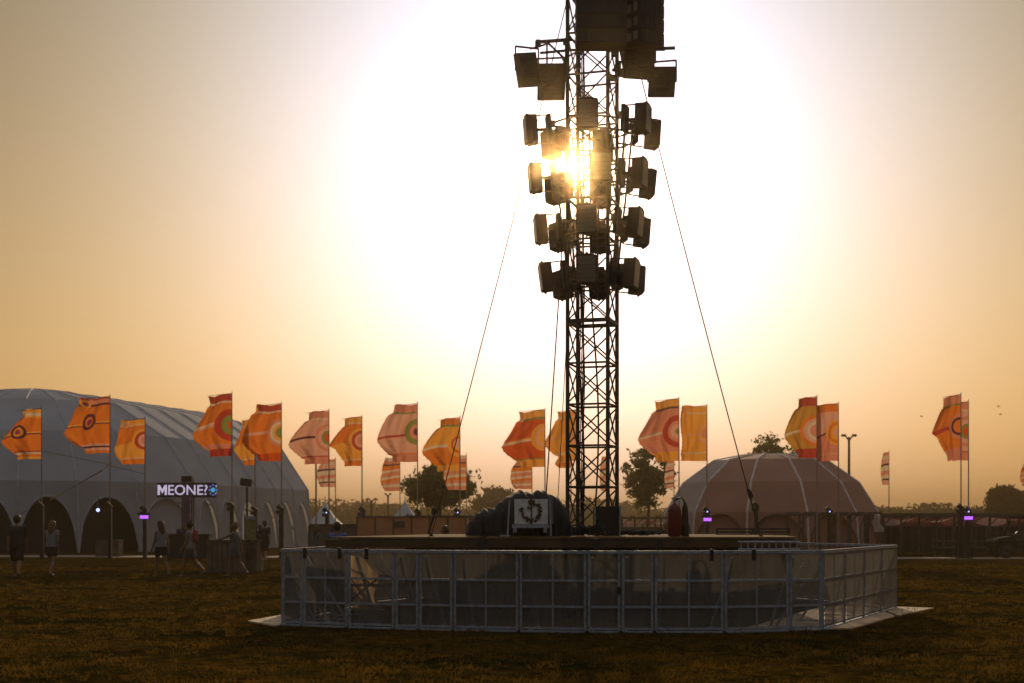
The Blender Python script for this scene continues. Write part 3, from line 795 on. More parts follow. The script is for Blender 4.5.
hoarding(1010, 1100, 519, 82, 7, mat('dark_red_sheet2', (.30, .09, .08), .8, scale=.8), 'dull red hoarding behind the vehicle at the right edge')
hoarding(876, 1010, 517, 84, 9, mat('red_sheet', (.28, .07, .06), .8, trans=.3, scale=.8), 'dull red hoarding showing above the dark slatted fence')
hoarding(560, 700, 528, 84, 10, mat('shade_sheet', (.10, .07, .06), .8, scale=.8), 'low dark fence behind the tower and gas cylinder')
# white drape at left of right pergola
wd = MB().grid(lambda u, v: (X(873, 67.5) + .5*u*(1-.5*v) + .05*math.sin(v*9), 67.5 + .1*math.sin(u*12), Z(532, 67.5)+(Z(514, 67.5)-Z(532, 67.5))*v), 8, 10)
tag(wd.build('drape', mat('white_drape', (.6, .52, .45), .8, trans=.4), None, True), 'pale drape hanging at the left end of the long pergola', 'drape')
# picnic tables
def picnic(px, d, label):
    x = X(px, d); t = thing('picnic_table', (x, d, 0), label, 'picnic table', 'picnic tables before the dark fence')
    MB().box((x, d, .74), (1.5, .7, .05)).build('table_top', DWOOD, t)
    for s_ in (-1, 1):
        MB().box((x, d+s_*.65, .44), (1.5, .26, .05)).build('bench_seat', DWOOD, t)
        MB().bar((x+s_*.55, d-.65, .02), (x+s_*.55, d-.2, .71), .08).bar((x+s_*.55, d+.65, .02), (x+s_*.55, d+.2, .71), .08).bar((x+s_*.55, d-.7, .38), (x+s_*.55, d+.7, .38), .07).build('leg_frame', DWOOD, t)
picnic(952, 69.0, 'picnic table left of the paired flag poles')
picnic(983, 69.2, 'picnic table between the paired flag poles and the vehicle')

# ------------------------------------------------------------------ flags
def flag_mat(name, vstops, rings, cu, cv, trans=.72):
    """vstops: [(v_start, colour)...] bottom to top; rings: [(r_start, colour)...] from the centre out, last r = edge"""
    m = bpy.data.materials.new(name); m.use_nodes = True; t = m.node_tree; N = t.nodes; L = t.links
    b = N['Principled BSDF']; b.inputs['Roughness'].default_value = .8; b.inputs['Specular IOR Level'].default_value = .1
    uvn = N.new('ShaderNodeUVMap'); sp = N.new('ShaderNodeSeparateXYZ'); L.new(uvn.outputs[0], sp.inputs[0])
    def ramp(fac, stops):
        r = N.new('ShaderNodeValToRGB'); cr = r.color_ramp; cr.interpolation = 'CONSTANT'
        cr.elements[0].position = 0; cr.elements[0].color = (*stops[0][1], 1)
        cr.elements.remove(cr.elements[1])
        for p, c in stops[1:]:
            e = cr.elements.new(p); e.color = (*c, 1)
        L.new(fac, r.inputs[0]); return r.outputs[0]
    base = ramp(sp.outputs[1], vstops)
    vd = N.new('ShaderNodeVectorMath'); vd.operation = 'DISTANCE'; L.new(uvn.outputs[0], vd.inputs[0]); vd.inputs[1].default_value = (cu, cv, 0)
    rg_ = ramp(vd.outputs['Value'], rings[:-1])
    lt_ = N.new('ShaderNodeMath'); lt_.operation = 'LESS_THAN'; L.new(vd.outputs['Value'], lt_.inputs[0]); lt_.inputs[1].default_value = rings[-1][0]
    mx = N.new('ShaderNodeMix'); mx.data_type = 'RGBA'; L.new(lt_.outputs[0], mx.inputs[0]); L.new(base, mx.inputs[6]); L.new(rg_, mx.inputs[7])
    # small disc on the upper tab
    vd2 = N.new('ShaderNodeVectorMath'); vd2.operation = 'DISTANCE'; L.new(uvn.outputs[0], vd2.inputs[0]); vd2.inputs[1].default_value = (.42, .90, 0)
    rr_ = ramp(vd2.outputs['Value'], [(0, rings[0][1]), (.03, rings[1][1])])
    l2 = N.new('ShaderNodeMath'); l2.operation = 'LESS_THAN'; L.new(vd2.outputs['Value'], l2.inputs[0]); l2.inputs[1].default_value = .065
    mx2 = N.new('ShaderNodeMix'); mx2.data_type = 'RGBA'; L.new(l2.outputs[0], mx2.inputs[0]); L.new(mx.outputs[2], mx2.inputs[6]); L.new(rr_, mx2.inputs[7])
    L.new(mx2.outputs[2], b.inputs['Base Color'])
    tr = N.new('ShaderNodeBsdfTranslucent'); L.new(mx2.outputs[2], tr.inputs[0])
    ms = N.new('ShaderNodeMixShader'); ms.inputs[0].default_value = trans; L.new(b.outputs[0], ms.inputs[1]); L.new(tr.outputs[0], ms.inputs[2])
    L.new(ms.outputs[0], N['Material Output'].inputs[0]); return m
OR = (.78, .20, .025); DR = (.66, .09, .015); AM = (.86, .36, .055); PK = (.72, .25, .15); OL = (.58, .27, .04); RE = (.5, .05, .03)
CR = (.75, .55, .38); MG = (.4, .03, .12); GN = (.25, .26, .06); DK = (.10, .03, .05); LP = (.78, .38, .26)
SCH = {
 'a': ([(0, AM), (.05, OR), (.10, CR), (.14, RE), (.17, OR), (.50, DK), (.52, AM), (.55, OR), (.82, AM), (.86, CR), (.92, AM)], [(0, MG), (.05, AM), (.09, DK), (.14, DK)], .42, .56),
 'b': ([(0, OR), (.05, LP), (.10, DK), (.13, LP), (.17, OR), (.52, DK), (.54, AM), (.57, OR), (.86, DK), (.90, PK), (.97, RE)], [(0, MG), (.06, AM), (.085, RE), (.10, DK), (.15, DK)], .38, .58),
 'c': ([(0, RE), (.12, PK), (.2, OR), (.48, LP), (.52, CR), (.55, OR), (.86, CR), (.89, RE)], [(0, DR), (.06, GN), (.16, RE), (.26, RE)], .0, .5),
 'd': ([(0, DR), (.14, OR), (.5, LP), (.55, OR), (.86, CR), (.89, RE)], [(0, GN), (.09, AM), (.14, CR), (.19, PK), (.24, PK)], .0, .5),
 'e': ([(0, PK), (.14, RE), (.16, LP), (.5, DK), (.54, LP), (.84, CR), (.87, PK)], [(0, DR), (.08, GN), (.13, LP), (.20, PK), (.26, PK)], .0, .5),
 'f': ([(0, OR), (.12, CR), (.14, AM), (.5, OR), (.86, CR), (.88, AM)], [(0, PK), (.08, LP), (.14, RE), (.2, AM), (.26, AM)], .0, .52),
 'g': ([(0, PK), (.14, OR), (.16, LP), (.46, RE), (.50, LP), (.84, GN), (.87, PK)], [(0, DK), (.06, PK), (.13, GN), (.22, GN)], .0, .52),
 'h': ([(0, AM), (.12, OR), (.46, CR), (.51, AM), (.84, GN), (.88, OR)], [(0, LP), (.08, AM), (.12, DR), (.16, AM), (.23, AM)], .0, .5),
 'i': ([(0, AM), (.14, GN), (.16, DR), (.46, CR), (.50, AM), (.52, DR), (.84, GN), (.88, AM)], [(0, AM), (.12, LP), (.16, AM), (.24, AM)], .0, .52),
 'j': ([(0, AM), (.16, PK), (.20, PK), (.44, CR), (.48, PK), (.85, DK), (.88, AM)], [(0, GN), (.05, LP), (.12, PK), (.17, RE), (.26, RE)], .0, .48),
 'k': ([(0, AM), (.14, CR), (.16, AM), (.5, LP), (.52, AM), (.86, CR), (.88, AM)], [(0, PK), (.09, AM), (.13, LP), (.16, AM), (.22, AM)], .0, .5),
 'l': ([(0, RE), (.16, OL), (.44, CR), (.48, OL), (.86, RE)], [(0, PK), (.10, CR), (.15, LP), (.20, OR), (.26, OR)], .0, .45),
 'm': ([(0, PK), (.12, LP), (.14, PK), (.50, DK), (.53, LP), (.86, OR), (.88, OR)], [(0, LP), (.07, AM), (.13, OR), (.18, AM), (.22, AM)], .0, .5),
 'n': ([(0, PK), (.18, OR), (.48, RE), (.53, OR), (.84, GN), (.87, PK)], [(0, OR), (.10, DK), (.14, PK), (.19, PK)], .0, .52),
 's': ([(0, PK), (.12, CR), (.2, PK), (.3, OR), (.38, CR), (.46, PK), (.58, CR), (.64, OR), (.76, DK), (.8, PK), (.9, CR)], [(0, PK), (.01, PK), (.012, PK)], 3, 3),
 't': ([(0, LP), (.15, DK), (.2, CR), (.32, PK), (.45, CR), (.6, DK), (.66, LP), (.8, CR), (.9, PK)], [(0, PK), (.01, PK), (.012, PK)], 3, 3),
}
FM = {k: flag_mat('flag_print_' + k, *v) for k, v in SCH.items()}
BULGE = [(0, .57), (.12, .59), (.135, .68), (.20, .76), (.30, .88), (.40, .97), (.46, 1.0), (.55, .95), (.68, .82), (.80, .69), (.86, .60), (.875, .56), (1, .56)]
SMALL = [(0, .8), (.2, .95), (.45, 1.05), (.7, .95), (.88, .78), (1, .7)]
STRAIGHT = [(0, 1), (.06, .96), (.12, 1), (.5, .97), (.75, 1.0), (.88, 1), (1, .98)]
TAB = [(0, .5), (.1, .52), (.18, .62), (.32, .72), (.45, .8), (.52, 1.0), (.60, .92), (.75, .75), (.86, .6), (.9, .58), (1, .58)]
def flag(px, top, bot, left, sch, label, d=66.0, shape=BULGE, group='tall printed flags on poles', tilt=0.0, pole_top=None, arm=True):
    base = Vector((X(px, d), d, 0)); t = thing('flag', base, label, 'flag', group)
    zt, zb = Z(top, d), Z(bot, d); Hh = zt - zb; Wd = (px - left)*d/F; ph = rnd.random()*6; jit = [rnd.uniform(-.04, .04) for _ in range(12)]
    lean = (px - 0) * 0
    MB().tube(base, (base.x + tilt*.5, d, zb), .034, .028, seg=8).tube((base.x+tilt*.5, d, zb), (base.x + tilt, d, zt + .12), .028, .018, seg=8).build('pole', POLEM, t)
    def ext(v): return lerp_prof(shape, v) * (1 + .012*math.sin(v*70 + ph)*(1 if .14 < v < .45 else .2) + .02*math.sin(v*7 + ph))
    def fn(u, v):
        e = ext(v); x = -Wd*e*u
        mid = math.exp(-((v-.48)/.3)**2)
        zz = zb + Hh*v - Hh*u*u*.10*mid + .05*Hh*u*(v-.5)*0 + .014*Hh*math.sin(ph + 5*u)*u - (.04*Hh*u if v > .84 and shape is not STRAIGHT else 0)*.6
        y = .16*Wd*math.sin(ph + 5.5*u + 2.5*v)*min(1, u*2) + .05*Wd*math.sin(13*u + 9*v + ph)*u + .03*Wd*math.sin(24*u - 5*v)*u
        x += .03*Wd*math.sin(9*v + ph)*u
        return (base.x + tilt + x - .02, d + y, zz)
    MB().grid(fn, 26, 52, lambda u, v: (u*ext(v)*Wd/Hh, v)).build('banner', FM[sch], t, True)
    if arm:
        e1 = ext(1)*Wd*1.12
        MB().tube((base.x + tilt, d, zt + .03), (base.x + tilt - e1, d, zt - .10), .018, .010, seg=6).build('arm', BLACK, t)
    return t
FL = [
 (41.5,409,459,3,'a','orange flag furthest left in front of the grey tent, with a dark ringed disc',BULGE),
 (110,397,453,62,'b','tall orange flag in front of the grey tent, bold dark ring at its centre',BULGE),
 (145,419,464,115,'f','orange flag without dark ring on the grey tent, left of the word sign',SMALL),
 (232,394,456,192,'c','red orange flag with a green disc, its top highest above the grey tent roof',BULGE),
 (255,419,465,234,'f','small orange flag partly hidden behind its taller neighbour over the tent roof',BULGE),
 (281.5,404,461,241,'d','orange flag with an olive half disc above the left corner of the barrier',BULGE),
 (329,411,464,290,'e','pink flag just right of the grey tent end',BULGE),
 (362,417,466,330,'f','orange flag right of the pink one, over the orange hoarding',TAB),
 (417.5,404,462,377,'g','pink flag with a green ringed dark disc above the leafy tree at left',BULGE),
 (460,418,471,423,'h','orange flag crossed by the left guy rope',BULGE),
 (545,410,467,502,'i','deep orange flag left of the tower, above the black tarpaulin',BULGE),
 (577,410,461,545,'k','amber flag partly behind the tower truss',BULGE),
 (679,399,461,639,'j','orange and pink flag with a red ring, first right of the tower',BULGE),
 (707,406,461,681,'k','amber rectangular flag over the left shoulder of the brown dome',STRAIGHT),
 (817,397,458,784,'l','olive flag with a red foot above the brown dome',BULGE),
 (838.5,404,461,817,'m','pink rectangular flag over the right shoulder of the brown dome',STRAIGHT),
 (961,395,460,933,'n','red orange flag at the right, the taller one of the close pair',TAB),
 (968.5,402,460.5,952,'e','pink flag half hidden behind the taller one at the right',STRAIGHT),
]
for px, a, b, c, s_, l, shp in FL:
    flag(px, a, b, c, s_, l, 66.6 + rnd.uniform(-.6, .6) + (1.5 if 'behind' in l else 0), shp)
FS = [(99,446,466,71,'b','small orange flag lower down behind the dark ringed one'),(335.5,459,487,318,'t','small pale striped flag below the pink one near the grey tent'),(400,457,491,381,'s','small striped orange flag left of the leafy tree'),
      (466.5,455,490,445,'s','small striped pink flag in front of the leafy tree'),(532,460,489,511,'s','small striped flag above the top of the black tarpaulin'),
      (571,455,468,556,'h','small amber flag low behind the left tower chord'),(607,456,491,600,'t','narrow pale flag seen through the tower truss'),(674,460,488,665,'t','small pale striped flag in front of the tree right of the tower'),
      (889,452,485,881,'t','small dark striped flag alone right of the brown dome'),(1031,463,486,1021,'s','striped flag cut off by the right edge of the picture')]
for px, a, b, c, s_, l in FS: flag(px, a, b, c, s_, l, 88.0, SMALL, 'small striped flags further back', arm=False)

# ------------------------------------------------------------------ light posts (black posts with lamp heads)
PURP = mat('purple_lamp', (.3, .1, .6), .4, emit=(.45, .12, 1.0), estr=4.5)
BLUE = mat('blue_lamp', (.2, .2, .6), .4, emit=(.35, .42, 1.0), estr=8.0)
def lpost(px, py_top, py_base, label, lamp=None, blue=False, w=.16, d=None):
    d = d or 65.0; x = X(px, d); t = thing('light_post', (x, d, 0), label, 'light post', 'black light posts across the field'); zt = Z(py_top, d)
    MB().box((x, d, zt/2), (w, w, zt)).build('post', BLACK, t)
    MB().box((x, d, .03), (.4, .4, .06)).build('base_plate', BLACK, t)
    MB().box((x-.05, d-.1, zt-.05), (w*1.8, .22, .16)).tube((x+.1, d-.1, zt+.02), (x-.16, d-.12, zt+.24), .09, .11, seg=10).build('lamp_head', BLACKM, t)
    if lamp:
        lz = Z(lamp, d); MB().box((x, d-.16, lz), (.34, .14, .14)).build('lamp_panel', PURP, t)
        MB().box((x, d-.16, lz+.14), (.56, .24, .08)).build('lamp_cowl', BLACKM, t)
    if blue: MB().sphere((x, d-.15, zt+.08), .055).build('indicator_lamp', BLUE, t)
lpost(42, 508, 556, 'black light post behind the two walkers at far left')
lpost(110, 508, 556, 'black light post beside the wooden bin at left', blue=False)
lpost(145, 512, 556, 'black light post with a purple lamp left of the word sign', 517)
lpost(232, 508, 553, 'black light post in the dark arch behind the timber bar')
lpost(255.5, 512, 553, 'black light post behind the right end of the timber bar')
lpost(281.5, 511, 560, 'tall black light post at the left corner of the barrier', w=.2)
lpost(327, 514, 556, 'black post with a small blue light in front of the pagoda tent', None, True)
lpost(363, 513, 556, 'black light post with a purple lamp at the left end of the orange hoarding', None, w=.2)
lpost(419, 515, 556, 'black light post with a green glow before the orange hoarding')
lpost(458, 514, 556, 'black light post with purple and blue lamps left of the black tarpaulin', 519.5, True)
lpost(707, 513, 556, 'light post with violet and blue lamps in front of the left of the brown dome', 519.5, True)
lpost(756, 508, 556, 'black light post in front of the middle of the brown dome')
lpost(829, 513, 556, 'post with a blue lamp at the right rib of the brown dome', None, True)
lpost(960.5, 510, 560, 'thick black post at the foot of the left pole of the right flag pair', w=.2)
lpost(967.5, 513, 559, 'black post with purple and blue lamps at the foot of the right flag pair', 518, True, w=.2)
d_ = 65.; MB().box((X(360, d_-.3), d_-.3, Z(519, d_-.3)), (.2, .14, .2)).build('lamp_panel', PURP, [o for o in bpy.data.objects if o.get('label', '').startswith('black light post with a purple lamp at the left end')][0])
# small marker lights
for px, py, l in ((83, 510, 'small white blue lamp on a cable above the second tent arch'),):
    t = thing('hanging_lamp', P(px+15, py, 73), l, 'lamp')
    MB().sphere(P(px+15, py, 73), .09).build('bulb', BLUE, t); MB().tube(P(px+15, py-2, 73), P(px+15, py-12, 74), .02).build('cord', BLACK, t)

# masts
def mast(px, py_top, d, label, two=True, k_=.5):
    x = X(px, d); zt = Z(py_top, d); t = thing('street_lamp', (x, d, 0), label, 'street lamp', 'distant street lamps')
    MB().tube((x, d, 0), (x, d, zt), .14, .09, seg=8).build('pole', STEEL, t)
    for s_ in ((-1, 1) if two else (1,)):
        MB().tube((x, d, zt-.3), (x+s_*.5*k_, d, zt+.1), .06).build('arm', STEEL, t)
        MB().box((x+s_*.75*k_, d, zt+.12), (.55*k_, .35, .18)).build('lamp_head', STEEL, t)
mast(371.5, 500, 150, 'distant two headed street lamp right of the pagoda tent')
mast(388, 495, 150, 'taller distant lamp pole with a short head before the wood', True, .35)
mast(849, 437, 110, 'tall two headed street lamp beside the right shoulder of the brown dome', True, .55)
o = thing('flood_mast', (X(247, 64), 64, 0), 'thin mast with a square floodlight above the timber bar', 'floodlight mast')
MB().tube((X(247, 64), 64, 0), (X(247, 64), 64, Z(487, 64)), .05).build('pole', STEEL, o)
MB().box(P(246, 482.5, 64), (.52, .16, .34), Matrix.Rotation(R(8), 3, 'Y')).build('lamp_head', BLACKM, o)
for k in range(3):
    a = R(90+120*k); MB().tube((X(247, 64), 64, .9), (X(247, 64)+.7*math.cos(a), 64+.7*math.sin(a), .02), .025).build('leg', STEEL, o)
# dark pole seen behind pink flag (x 316)
o = thing('scaffold_pole', (X(316, 80), 80, 0), 'plain dark pole standing between the grey tent end and the pagoda tent', 'pole')
MB().tube((X(316, 80), 80, 0), (X(316, 80), 80, Z(464, 80)), .05).build('shaft', POLEM, o); MB().box((X(316, 80), 80, .05), (.5, .5, .1)).build('base_plate', BLACK, o)

# ------------------------------------------------------------------ word sign
sd = 67.0
sg = thing('led_sign', (X(187, sd), sd, 0), 'lit word sign reading MEONE? on a lattice post', 'LED sign')
c, sz = R3(157, 482.5, 216, 497.5, sd, .22); MB().box(c, sz).build('cabinet', BLACKM, sg)
def text(body, x0, x1, z0, z1, y, m, parent, name, bold=.02):
    cu = bpy.data.curves.new(name, 'FONT'); cu.body = body; cu.extrude = .01; cu.offset = bold
    tmp = bpy.data.objects.new('tmp', cu); COL.objects.link(tmp); bpy.context.view_layer.update()
    me = bpy.data.meshes.new_from_object(tmp.evaluated_get(bpy.context.evaluated_depsgraph_get())); bpy.data.objects.remove(tmp)
    vs = np.array([v.co[:] for v in me.vertices]); mn, mxx = vs.min(0), vs.max(0)
    off = parent.location
    for v in me.vertices:
        a = (v.co.x - mn[0])/(mxx[0]-mn[0]); b = (v.co.y - mn[1])/(mxx[1]-mn[1])
        v.co = (x0 + (x1-x0)*a - off.x, y - v.co.z - off.y, z0 + (z1-z0)*b - off.z)
    me.materials.clear(); me.materials.append(m); o = bpy.data.objects.new(name, me); COL.objects.link(o); o.parent = parent; return o
LIL = mat('sign_letters', (.7, .7, .8), .4, emit=(.78, .68, .95), estr=1.7)
mM = MB(); xa, xb, za, zb_ = X(157.6, sd-.12), X(167.0, sd-.12), Z(495, sd), Z(485, sd); st_ = .11; ym = sd-.125
mM.poly([(xa, ym, za), (xa+st_, ym, za), (xa+st_, ym, zb_), (xa, ym, zb_)]); mM.poly([(xb-st_, ym, za), (xb, ym, za), (xb, ym, zb_), (xb-st_, ym, zb_)])
xm = (xa+xb)/2
mM.poly([(xa+st_, ym, zb_), (xa+st_, ym, zb_-.20), (xm, ym, za+.06), (xm, ym, za+.26)]); mM.poly([(xb-st_, ym, zb_), (xb-st_, ym, zb_-.20), (xm, ym, za+.06), (xm, ym, za+.26)])
mM.build('letter', LIL, sg)
text('EONE?', X(168.3, sd-.12), X(207.5, sd-.12), Z(495, sd), Z(485, sd), sd-.125, LIL, sg, 'lettering', .006)
m = MB(); cc = P(213, 490, sd-.13)
MB().lathe(cc, [(.11, 0), (.11, .012)], 16, (0, -1, 0)).build('logo_disc', mat('logo_cyan', (.1, .5, .7), .4, emit=(.08, .5, .85), estr=1.7), sg)
for k in range(8):
    a = 2*math.pi*k/8; m.box(cc + Vector((.17*math.cos(a), 0, .24*math.sin(a))), (.05, .014, .09), Matrix.Rotation(-a, 3, 'Y'))
m.build('logo_petals', mat('logo_blue', (.1, .2, .6), .4, emit=(.2, .25, .8), estr=1.7), sg)
m = MB()
for sx in (-.22, .22):
    for sy in (-.2, .2): m.tube((X(187, sd)+sx, sd+.2+sy, 0), (X(187, sd)+sx, sd+.2+sy, Z(478, sd)), .035, seg=6)
z = .2
while z < 3.4:
    m.tube((X(187, sd)-.22, sd, z), (X(187, sd)+.22, sd, z+.4), .022, seg=5); m.tube((X(187, sd)+.22, sd, z), (X(187, sd)-.22, sd, z+.4), .022, seg=5); z += .4
m.build('lattice_post', mat('sign_post', (.12, .08, .12), .5), sg)
MB().box((X(187, sd), sd+.1, Z(479, sd)), (.5, .4, .28)).build('top_box', BLACK, sg)
MB().box((X(187, sd), sd-.05, 2.2), (.30, .06, 1.3)).build('strip_banner', mat('strip_purple', (.16, .10, .16), .7), sg)
# dark counter around post
o = thing('covered_counter', (X(188, 65), 65, 0), 'low counter under black cloth at the foot of the word sign', 'counter')
MB().box((X(190, 65), 65, .55), (1.9, .9, 1.06)).build('cloth_cover', BLACK, o)
MB().box((X(190, 65), 65, 1.11), (2.0, 1.0, .05)).build('top', BLACKM, o)
o2 = thing('equipment_case', (X(182, 64.3), 64.3, 1.135), 'small dark case on the black covered counter', 'case'); MB().box((X(182, 64.6), 64.8, 1.25), (.5, .4, .22)).build('shell', BLACKM, o2); MB().box((X(182, 64.6), 64.59, 1.25), (.14, .02, .03)).build('handle', ALU, o2)

# ------------------------------------------------------------------ timber bar, bins
def slatbox(px0, px1, py_top, py_base, dep, label, name='timber_bar', cat='timber bar', dk_=None):
    d = D(py_base); x0, x1 = X(px0, d), X(px1, d); zt = Z(py_top, d); t = thing(name, ((x0+x1)/2, d+dep/2, 0), label, cat)
    n = max(4, int((x1-x0)/.16)); m = MB()
    for k in range(n):
        a = x0 + (x1-x0)*k/n; m.box((a + (x1-x0)/n/2, d, zt/2), ((x1-x0)/n - .02, .03 + .01*rnd.random(), zt-.03))
        m.box((a + (x1-x0)/n/2, d+dep, zt/2), ((x1-x0)/n - .02, .03, zt-.03))
    ns = max(3, int(dep/.16))
    for k in range(ns):
        y = d + .03 + (dep-.06)*(k+.5)/ns
        for x in (x0, x1): m.box((x, y, zt/2), (.03, (dep-.06)/ns-.02, zt-.03))
    m.build('slats', mat('grey_timber', (.16, .115, .085), .85, scale=2.5, var=.35, bump=.3), t)
    MB().box(((x0+x1)/2, d+dep/2, zt+.02), (x1-x0+.1, dep+.1, .04)).build('top', DWOOD, t)
    m = MB()
    for x in (x0+.05, x1-.05): m.box((x, d+.06, zt/2), (.08, .08, zt-.02)); m.box((x, d+dep-.06, zt/2), (.08, .08, zt-.02))
    m.build('corner_post', DWOOD, t)
    return t
slatbox(207, 243, 541, 573, 1.0, 'large slatted timber bar behind the walking women')
slatbox(244.5, 256, 541, 572.5, .8, 'narrow slatted timber unit joined to the right of the timber bar')
slatbox(95.5, 118.5, 541, 556.5, .8, 'slatted wooden bin in front of the dark tent arch', 'wooden_bin', 'wooden bin')
o = thing('canvas_crate', (X(259, D(571)), D(571), 0), 'small pale crate on the grass right of the timber bar', 'crate')
d_ = D(571); MB().box((X(259, d_), d_, .2), (.24, .3, .38)).build('body', mat('pale_crate', (.30, .30, .18), .8), o); MB().box((X(259, d_), d_, .40), (.27, .33, .03)).build('rim', mat('crate_rim', (.35, .34, .22), .8), o)
o = thing('menu_banner', (X(250.5, 47.5), 47.5, 0), 'dull yellow upright banner above the timber bar', 'banner')
MB().box(((X(245, 47.5)+X(256, 47.5))/2, 47.5, (Z(541, 47.5)+Z(516, 47.5))/2), (.36, .03, .8)).build('sheet', mat('yellow_sheet', (.26, .24, .09), .8, scale=9, var=.3), o)
for px in (244.6, 256.4): MB().tube((X(px, 47.5), 47.5, 0), (X(px, 47.5), 47.5, Z(514, 47.5)), .018).build('post', STEEL, o)
MB().box((X(251, 47.46), 47.46, Z(518, 47.5)), (.30, .02, .12)).build('header', mat('pale_header', (.32, .36, .42), .8), o)

# small stands before deck (mic stand like, behind left deck)
o = thing('lamp_tripod', (X(430, 33), 33, 0), 'slanting dark lamp stand behind the left deck', 'tripod')
MB().tube(P(428, 535, 33), P(434.5, 513, 33), .03).build('mast', BLACK, o); MB().box(P(435, 511.5, 33), (.16, .14, .14)).build('lamp_head', BLACKM, o)
for dx in (-.3, 0, .3): MB().tube(P(428, 535, 33), (X(428, 33)+dx, 33+.25*(dx == 0), .01), .02).build('leg', BLACK, o)

# ------------------------------------------------------------------ vehicle at right
vd = 66.5
vh = thing('utility_buggy', (X(1012, vd), vd, 0), 'dark open utility buggy parked at the right edge by the path', 'buggy')
VB = mat('buggy_body', (.025, .023, .021), .8, 0, scale=4, spec=.2)
def vx(px): return X(px, vd)
x0 = vx(989); 
m = MB()
side = [(x0+.1, .45), (x0+.05, .75), (x0+.25, .92), (x0+.95, 1.02), (x0+1.1, .62), (x0+1.95, .62), (x0+2.05, .95), (x0+3.1, .98), (x0+3.15, .45)]
def extr(m, pr, y0, y1):
    n = len(m.v); k_ = len(pr)
    for y in (y0, y1):
        for x, z in pr: m.v.append((x, y, z))
    for k in range(k_): m.f.append((n+k, n+(k+1) % k_, n+k_+(k+1) % k_, n+k_+k))
    m.f.append(tuple(n+k for k in range(k_-1, -1, -1))); m.f.append(tuple(n+k_+k for k in range(k_)))
extr(m, side, vd-.7, vd+.7); m.build('body', VB, vh)
m = MB()
for y in (vd-.62, vd+.62):
    m.path([Vector((x0+.9, y, 1.0)), Vector((x0+1.25, y, 1.85)), Vector((x0+2.15, y, 1.88)), Vector((x0+2.3, y, .95))], .035, 8)
for xx in (x0+1.25, x0+2.15): m.tube((xx, vd-.62, 1.87), (xx, vd+.62, 1.87), .035)
m.build('roll_cage', VB, vh)
MB().box((x0+1.7, vd, 1.92), (1.1, 1.35, .05)).build('roof', VB, vh)
for xx in (x0+.55, x0+2.55):
    for y in (vd-.72, vd+.72):
        w_ = MB().lathe((xx, y-.11, .34), [(.24, 0), (.33, .02), (.34, .06), (.34, .16), (.33, .2), (.24, .22)], 20, (0, 1, 0)).build('tyre', BLACK, vh, True)
        MB().lathe((xx, y-.12, .34), [(.0, .02), (.2, 0), (.22, .05)], 14, (0, 1, 0)).build('rim', STEEL, w_)
MB().box((x0+1.55, vd, .75), (.5, 1.2, .18)).box((x0+1.8, vd, 1.05), (.14, 1.2, .5), Matrix.Rotation(R(10), 3, 'Y')).build('seat', BLACK, vh)
for y in (vd-.5, vd+.5): MB().lathe((x0+.12, y, .78), [(.09, 0), (.1, .05), (.05, .08)], 12, (-1, 0, 0)).build('headlight', mat('headlight_glass', (.10, .10, .09), .5), vh)
MB().lathe((x0+1.12, vd-.3, 1.12), [(.15, 0), (.17, .02), (.15, .04)], 16, (-.6, 0, .8)).build('steering_wheel', BLACK, vh)
m = MB()
for xx in (x0+.55, x0+2.55): 
    for y in (vd-.72, vd+.72): m.box((xx, y, .80), (.8, .26, .05)); m.box((xx-.42, y, .70), (.05, .26, .2))
m.build('mudguard', VB, vh)

# ------------------------------------------------------------------ trees
def leaf_mesh(name, pts, size, m, parent, seed):
    rs = np.random.RandomState(seed); n = len(pts); c = np.asarray(pts)
    a = rs.randn(n, 3); a /= np.linalg.norm(a, axis=1)[:, None]; b = rs.randn(n, 3); b -= (a*b).sum(1)[:, None]*a; b /= np.linalg.norm(b, axis=1)[:, None]
    s_ = size * (.6 + .8*rs.rand(n))[:, None]
    off = np.array(parent.location if parent else (0, 0, 0))
    v = np.stack([c - a*s_, c + b*s_*.5, c + a*s_, c - b*s_*.5], 1).reshape(-1, 3) - off
    me = bpy.data.meshes.new(name); me.vertices.add(4*n); me.vertices.foreach_set('co', v.reshape(-1))
    me.loops.add(4*n); me.loops.foreach_set('vertex_index', np.arange(4*n, dtype=np.int32))
    me.polygons.add(n); me.polygons.foreach_set('loop_start', np.arange(0, 4*n, 4, dtype=np.int32)); me.polygons.foreach_set('loop_total', np.full(n, 4, dtype=np.int32))
    me.update(); me.validate(); me.materials.append(m); o = bpy.data.objects.new(name, me); COL.objects.link(o)
    if parent: o.parent = parent
    return o
LEAF = mat('leaves', (.16, .19, .03), .6, scale=.9, trans=.45, col2=(.04, .055, .012), spec=.2)
LEAFF = mat('far_leaves', (.06, .065, .025), .7, scale=.2, trans=.15, col2=(.03, .036, .014), spec=.1)
BARK = mat('bark', (.07, .05, .035), .9, scale=6, bump=.4)
